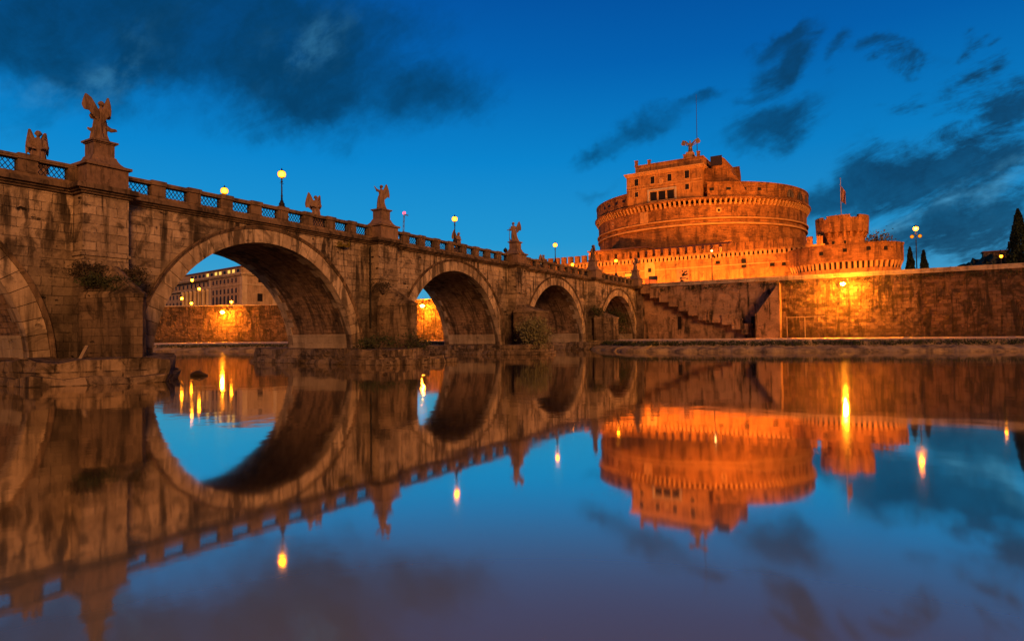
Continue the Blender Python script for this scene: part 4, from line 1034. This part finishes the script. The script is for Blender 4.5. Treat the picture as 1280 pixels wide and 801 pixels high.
# ------------------------------------------------------------------ PALACE beyond the river bend
pa = thing('palazzo', 'long palace front with rows of windows and lit attic, seen through the second arch', 'palace', (-136.2, 105.8, 11.2))
PA = Vector((-136.2,105.8,0)); UL = Vector((-.988,.152,0)); UR = Vector((.152,.988,0)); LL, LR = 78., 42.
def slab(a0, a1, b0, b1, z0, z1, g):
    P = [PA+UL*a+UR*b_ for a, b_ in ((a0,b0),(a1,b0),(a1,b1),(a0,b1))]; g.prism([(p.x,p.y) for p in P], z0, z1); return g
g = G(); slab(0, 24, 0, LR, 10.8, 23.0, g); slab(24, LL, .6, LR, 10.8, 23.0, g); pw = part(g, 'wall', 'palace_wall', pa)
g = G(); slab(-.5, LL, -.5, LR, 23.0, 23.35, g); slab(-.8, LL, -.8, LR, 23.35, 23.75, g); slab(-.2, LL, -.2, LR, 19.9, 20.2, g); slab(-.2,LL,-.2,LR,13.2,13.5,g); part(g, 'cornice', 'palace_trim', pw)
g = G(); slab(-.06, 1.6, -.06, 1.6, 10.8, 23.0, g); slab(22.6, 24.1, -.07, 1.6, 10.8, 23.0, g); part(g, 'corner_pier', 'palace_trim', pw)
g = G(); slab(9, LL-4, 4, LR-4, 23.7, 26.7, g); at = part(g, 'attic', 'palace_wall', pa); g = G(); slab(8.6, LL-3, 3.6, LR-3, 26.7, 27.0, g); part(g, 'attic_roof', 'roof_tile', at)
def pwin(a, z0, z1, w, mat, side=0, par=pw, off=0., arch=False):
    u_, b_ = (UL, UR) if side == 0 else (UR, UL); o0 = PA+u_*a+b_*(off-.03)
    g = G(); P = [o0-u_*w+Vector((0,0,z0)), o0+u_*w+Vector((0,0,z0))]
    if arch: P += [o0+u_*w*math.cos(q)+Vector((0,0,z1+w*math.sin(q))) for q in np.linspace(0,PI,7)]
    else: P += [o0+u_*w+Vector((0,0,z1)), o0-u_*w+Vector((0,0,z1))]
    g.ext(P, b_*.02); part(g, 'window', mat, par)
r = np.random.default_rng(9)
for i in range(7):
    a = 4.2+i*2.75
    pwin(a, 20.9, 22.3, .5, 'window_dark'); pwin(a, 17.4, 19.0, .55, 'window_dark'); pwin(a, 14.0, 16.2, .62, 'window_dark', arch=True)
for i in range(14): pwin(26+i*3.4, 20.9, 22.3, .55, 'window_dark', off=.6)
for i in range(6): pwin(27+i*3.4, 13.6, 18.4, .95, 'window_dark', off=.6)
for i in range(8): pwin(49+i*3.2, 17.4, 19., .55, 'window_dark', off=.6); pwin(49+i*3.2, 14.2, 16.2, .6, 'window_dark', off=.6)
for i in range(7):
    g = G(); c_ = PA+UL*(25.3+i*3.4)+UR*.1; g.lathe([(.62,13.5),(.55,14),(.5,18.8),(.65,19.1),(.7,19.8)], (c_.x,c_.y,0), 10); part(g, 'column', 'palace_trim', pw, True)
for i, a in enumerate((6, 16, 26, 34)): pwin(a, 20.9, 22.3, .6, 'window_dark', 1)
for i, a in enumerate((6, 18)): pwin(a, 14.6, 17.2, .9, 'window_dark', 1, arch=i == 1)
for i in range(12): pwin(11+i*3.3, 25.0, 26.1, .9, 'lit_window' if i in (1,2,4,5,7) else 'window_dark', 0, at, 4.0)
for i in range(3):
    g = G(); c_ = PA+UR*(11+i*6.)-UL*.05; g.box(c_.x-.1, c_.x+.35, c_.y-.6, c_.y+.6, 11, 23.0); part(g, 'pilaster', 'palace_trim', pw)
# ------------------------------------------------------------------ far things: crane, flag mast
cr_ = thing('tower_crane', 'thin distant crane jib with a red light, rising behind the bridge', 'crane', (-160, 208.4, 11.2))
g = G(); A_, B_ = Vector((-160,208.4,20)), Vector((-158.2,209.5,62)); 
for dx in (-.5,.5): g.bar(A_+Vector((dx,0,0)), B_+Vector((dx*.7,0,0)), .22)
for i in range(18): a = A_.lerp(B_, i/18); b_ = A_.lerp(B_, (i+1)/18); s_ = 1 if i % 2 else -1; g.bar(a+Vector((.5*s_,0,0)), b_+Vector((-.5*s_,0,0)), .14)
g.bar(B_, B_+Vector((2.2,.3,-.8)), .5); g.box(-161.5,-158.5,207,210,11.2,20); part(g, 'jib', 'crane_paint', cr_)
g = G(); g.ball(B_+Vector((0,0,.6)), .75, 10, 8); part(g, 'beacon', 'red_beacon', cr_)
fm = thing('flag_mast', 'thin distant mast with a drooping flag, left of the leaning angel', 'flagpole', (-114.6, 236, 11.2))
g = G(); g.tube([(-114.6,236.2,11.2),(-114.6,236.2,55)], [.22,.14], 6); part(g, 'pole', 'crane_paint', fm)
g = G(); g.add([(-114.4,236.2,50),(-113.4,235.9,48.5),(-113.2,236.3,44),(-114.4,236.2,45)], [(0,1,2,3)]); g2 = G(); g2.ext([q for q in g.v], (.0,.12,0)); part(g2, 'flag', 'flag_cloth', fm)

# ------------------------------------------------------------------ VEGETATION
def cypress(label, x, y, z, H, rad, seed, group='cypresses right of the bastion'):
    t = thing('cypress_tree', label, 'tree', (x,y,z), group); r = np.random.default_rng(seed)
    g = G(); g.tube([(x,y,z),(x,y,z+H*.5),(x,y,z+H*.97)], [.22*rad,.14*rad,.03], 7)
    for i in range(14):
        q = z+H*(.12+.055*i); a = r.random()*6.3; g.tube([(x,y,q),(x+rad*.5*math.cos(a),y+rad*.5*math.sin(a),q+H*.07)], [.05,.015], 4)
    part(g, 'trunk', 'bark', t)
    g = G(); n_ = int(5600*min(1.7, H/12)); 
    for _ in range(n_):
        u = r.random()**1.1; prof = (min(1, u*9+.25))*(1-u)**.72*1.08; a = r.random()*6.283
        lob = 1+.16*math.sin(a*3+seed+u*9)+.12*math.sin(a*5-u*17)
        q = rad*prof*lob*(.55+.5*math.sqrt(r.random())); p = Vector((x+q*math.cos(a), y+q*math.sin(a), z+H*(.04+.96*u)))
        leaf(g, p, .5*(.6+.8*r.random()), r, 1.6)
    part(g, 'crown', 'cypress_leaf', t, fix=False); return t
cypress('very tall dark cypress at the right edge of the picture', 64.2, 135, 11.2, 14.7, 2.15, 1)
cypress('small cypress left of the tall lamp post, next to the bastion', 46.3, 135, 11.2, 8.7, 1.05, 2)
cypress('small cypress right of the tall lamp post', 48.7, 135, 11.2, 7.9, 1.0, 3)
def bush(name, label, c, rad, n, size, mat, seed, cat='shrub', stems=5, group=None, z0=None):
    z0 = c[2]-rad[2] if z0 is None else z0
    t = thing(name, label, cat, (c[0],c[1],z0), group); r = np.random.default_rng(seed)
    g = G(); gl = G()
    cl = []
    for i in range(stems*2):
        v = r.normal(size=3); v /= np.linalg.norm(v); e_ = Vector((c[0]+v[0]*rad[0]*.75, c[1]+v[1]*rad[1]*.75, c[2]+v[2]*rad[2]*.75))
        b0 = Vector((c[0]+r.normal()*.1, c[1]+r.normal()*.1, z0)); g.tube([b0, b0.lerp(e_,.5)+Vector((0,0,.15*rad[2])), e_], [.05,.035,.012], 5); cl.append(e_)
    part(g, 'stem', 'bark', t)
    for i in range(n):
        e_ = cl[r.integers(len(cl))]; p = Vector((e_.x+r.normal()*rad[0]*.30, e_.y+r.normal()*rad[1]*.30, e_.z+r.normal()*rad[2]*.30)); p.z = max(p.z, z0+.02)
        leaf(gl, p, size*(.5+r.random()), r, .5)
    part(gl, 'foliage', mat, t, fix=False); return t
bush('round_tree', 'small bushy tree behind the bastion parapet, right of the tower', (40.2,138,21.4), (3.0,2.2,2.4), 1500, .45, 'gold_leaf', 4, 'tree', 6, None, 11.2)
bush('bush', 'low bushes beside the small right cypress', (51,134,13.6), (2.6,2,2.3), 900, .4, 'dark_leaf', 5, 'bush', 5, None, 11.2)
bush('tree', 'dark trees round the foot of the very tall cypress', (61.0,136,14.0), (2.6,2,3.0), 1200, .45, 'dark_leaf', 6, 'tree', 5, None, 11.2)
# pier growth
for i, (cy, cx, z) in enumerate(((-1.2,1.6,6.5),(-.1,3.0,5.6),(1.3,1.5,6.3),(-.9,2.3,5.9))):
    bush('ledge_weed', ['dry tangled weed on the nearest cutwater, close to the pilaster corner','dark tangled weed on the front slope of the nearest cutwater','dark weed at the right side of the nearest cutwater slope','small dark weed between the larger ones on the nearest cutwater slope'][i],
         (cx,cy,z), (.95,.9,.45), 1100, .13, 'dry_leaf' if i % 2 == 0 else 'dark_leaf', 20+i, 'weed', 5, 'weeds growing on the piers', z-.5)
bush('bush', 'dark low bush on the plinth of the second pier, left of its cutwater', (4.2,20.6,1.8), (1.6,1.4,.75), 900, .2, 'dark_leaf', 31, 'bush', 6, None, 1.2)
bush('bush', 'small dark bush at the waterline in front of the second pier', (6.6,22.4,1.8), (1.3,1.3,.8), 700, .18, 'dark_leaf', 32, 'bush', 6, None, 1.1)
bush('bush', 'pale feathery bush in front of the third pier at the waterline', (5.3,46.4,2.4), (1.9,1.9,1.7), 2300, .24, 'pale_leaf', 33, 'bush', 9, None, .8)
bush('bush', 'dark climbing bush inside the last small arch', (-3.0,93.6,4.6), (2.0,1.6,2.6), 1700, .3, 'dark_leaf', 34, 'bush', 7, None, 1.4)
bush('ledge_weed', 'tufts of weed over the cutwater of the second pier', (1.4,24.2,7.0), (.9,1.2,.5), 400, .17, 'dry_leaf', 35, 'weed', 5, 'weeds growing on the piers', 6.4)
bush('ledge_weed', 'yellow flowering weed hanging under the cornice near the second pier', (.35,20.2,10.7), (.28,.7,.5), 260, .17, 'gold_leaf', 36, 'weed', 3, 'weeds growing on the piers', 10.5)
bush('ledge_weed', 'dark weed on the cutwater of the fourth pier', (1.6,74.2,6.2), (1.1,1.2,.8), 500, .22, 'dark_leaf', 37, 'weed', 5, 'weeds growing on the piers', 5.4)
# long creeper along the embankment coping
g = G(); r = np.random.default_rng(8); x = 2.
while x < 95:
    if math.sin(x*.55)+math.sin(x*1.3+1)+r.normal()*.7 > -.6:
        for _ in range(9): leaf(g, Vector((x+r.normal()*.3, 97.15-.12*r.random(), 11.2-abs(r.normal())*.45)), .26, r)
    x += .3
struct(g, 'wall_creeper', 'dark_leaf', kind='stuff', fix=False)
# hill with house far right
g = G(); nx, ny = 90, 26; r = np.random.default_rng(4)
for j in range(ny):
    for i in range(nx):
        x = 30+i*3.; y = 380+j*7.
        h = 34*math.exp(-((x-98)/52)**2)+22*math.exp(-((x-190)/60)**2); h *= math.sin(PI*j/(ny-1))**.8
        h += (1.6*math.sin(x*.9+j)+1.3*math.sin(x*.37+j*1.7)+r.normal()*1.1)*min(1, h/8)
        g.v.append((x, y, 11+h))
for j in range(ny-1):
    for i in range(nx-1): g.f.append((j*nx+i, j*nx+i+1, (j+1)*nx+i+1, (j+1)*nx+i))
def hill_mat():
    m, k, out = newmat('wooded_hill'); p = k.new('ShaderNodeNewGeometry').outputs['Position']; n_ = k.noise(p, .25, 5, .65)
    principled(k, out, k.mix(n_, (.02,.022,.012), (.055,.05,.024)), .95, bump(k, n_, 1., 1.5))
hill_mat(); struct(g, 'hill', 'wooded_hill', fix=False)
hh = thing('hill_house', 'small flat house with an antenna on the dark hill', 'house', (100, 455, 44))
g = G(); g.box(92,104,452,460,40,50.0); part(g, 'wall', 'weathered_travertine', hh); g = G(); g.box(91.4,104.6,451.4,460.6,50.0,50.6); part(g, 'roof', 'roof_tile', hh)
g = G(); g.tube([(104.5,455,50),(104.5,455,56)], .35, 6); part(g, 'antenna', 'dark_iron', hh)

# ------------------------------------------------------------------ small things by the water
g = G(); g.bar((4.3,-2.78,1.22), (3.6,-2.12,1.95), .16, .09); solo(g, 'wood_plank', 'wood_plank', 'pale broken plank leaning on the nearest pier plinth', 'plank', (4.2,-2.75,1.2))
g = G(); g.tube([(5.2,3.0,.05),(5.5,3.2,.16),(5.85,3.3,.12),(6.2,3.5,.02)], [.08,.16,.13,.05], 8); g.tube([(5.6,3.2,.15),(5.65,3.35,.42)], [.05,.02], 6); solo(g, 'driftwood', 'wet_wood', 'small dark piece of driftwood stuck in the river below the second arch', 'driftwood', (5.7,3.2,0))
r = np.random.default_rng(14)
for i in range(14):
    y = PIERS[1]-7+r.random()*7; x = 7.4+r.random()*1.2; s = .35+.5*r.random()
    q = rough_prism([(x-s,y-s*.7),(x+s*.7,y-s),(x+s,y+s*.6),(x-s*.6,y+s)], -.3, .25+.45*r.random(), 200+i, .08, .6)
    solo(q, 'boulder', 'plinth_stone', 'broken stone block lying at the waterline before the second pier', 'stone', (x,y,0), 'loose stones before the second pier')
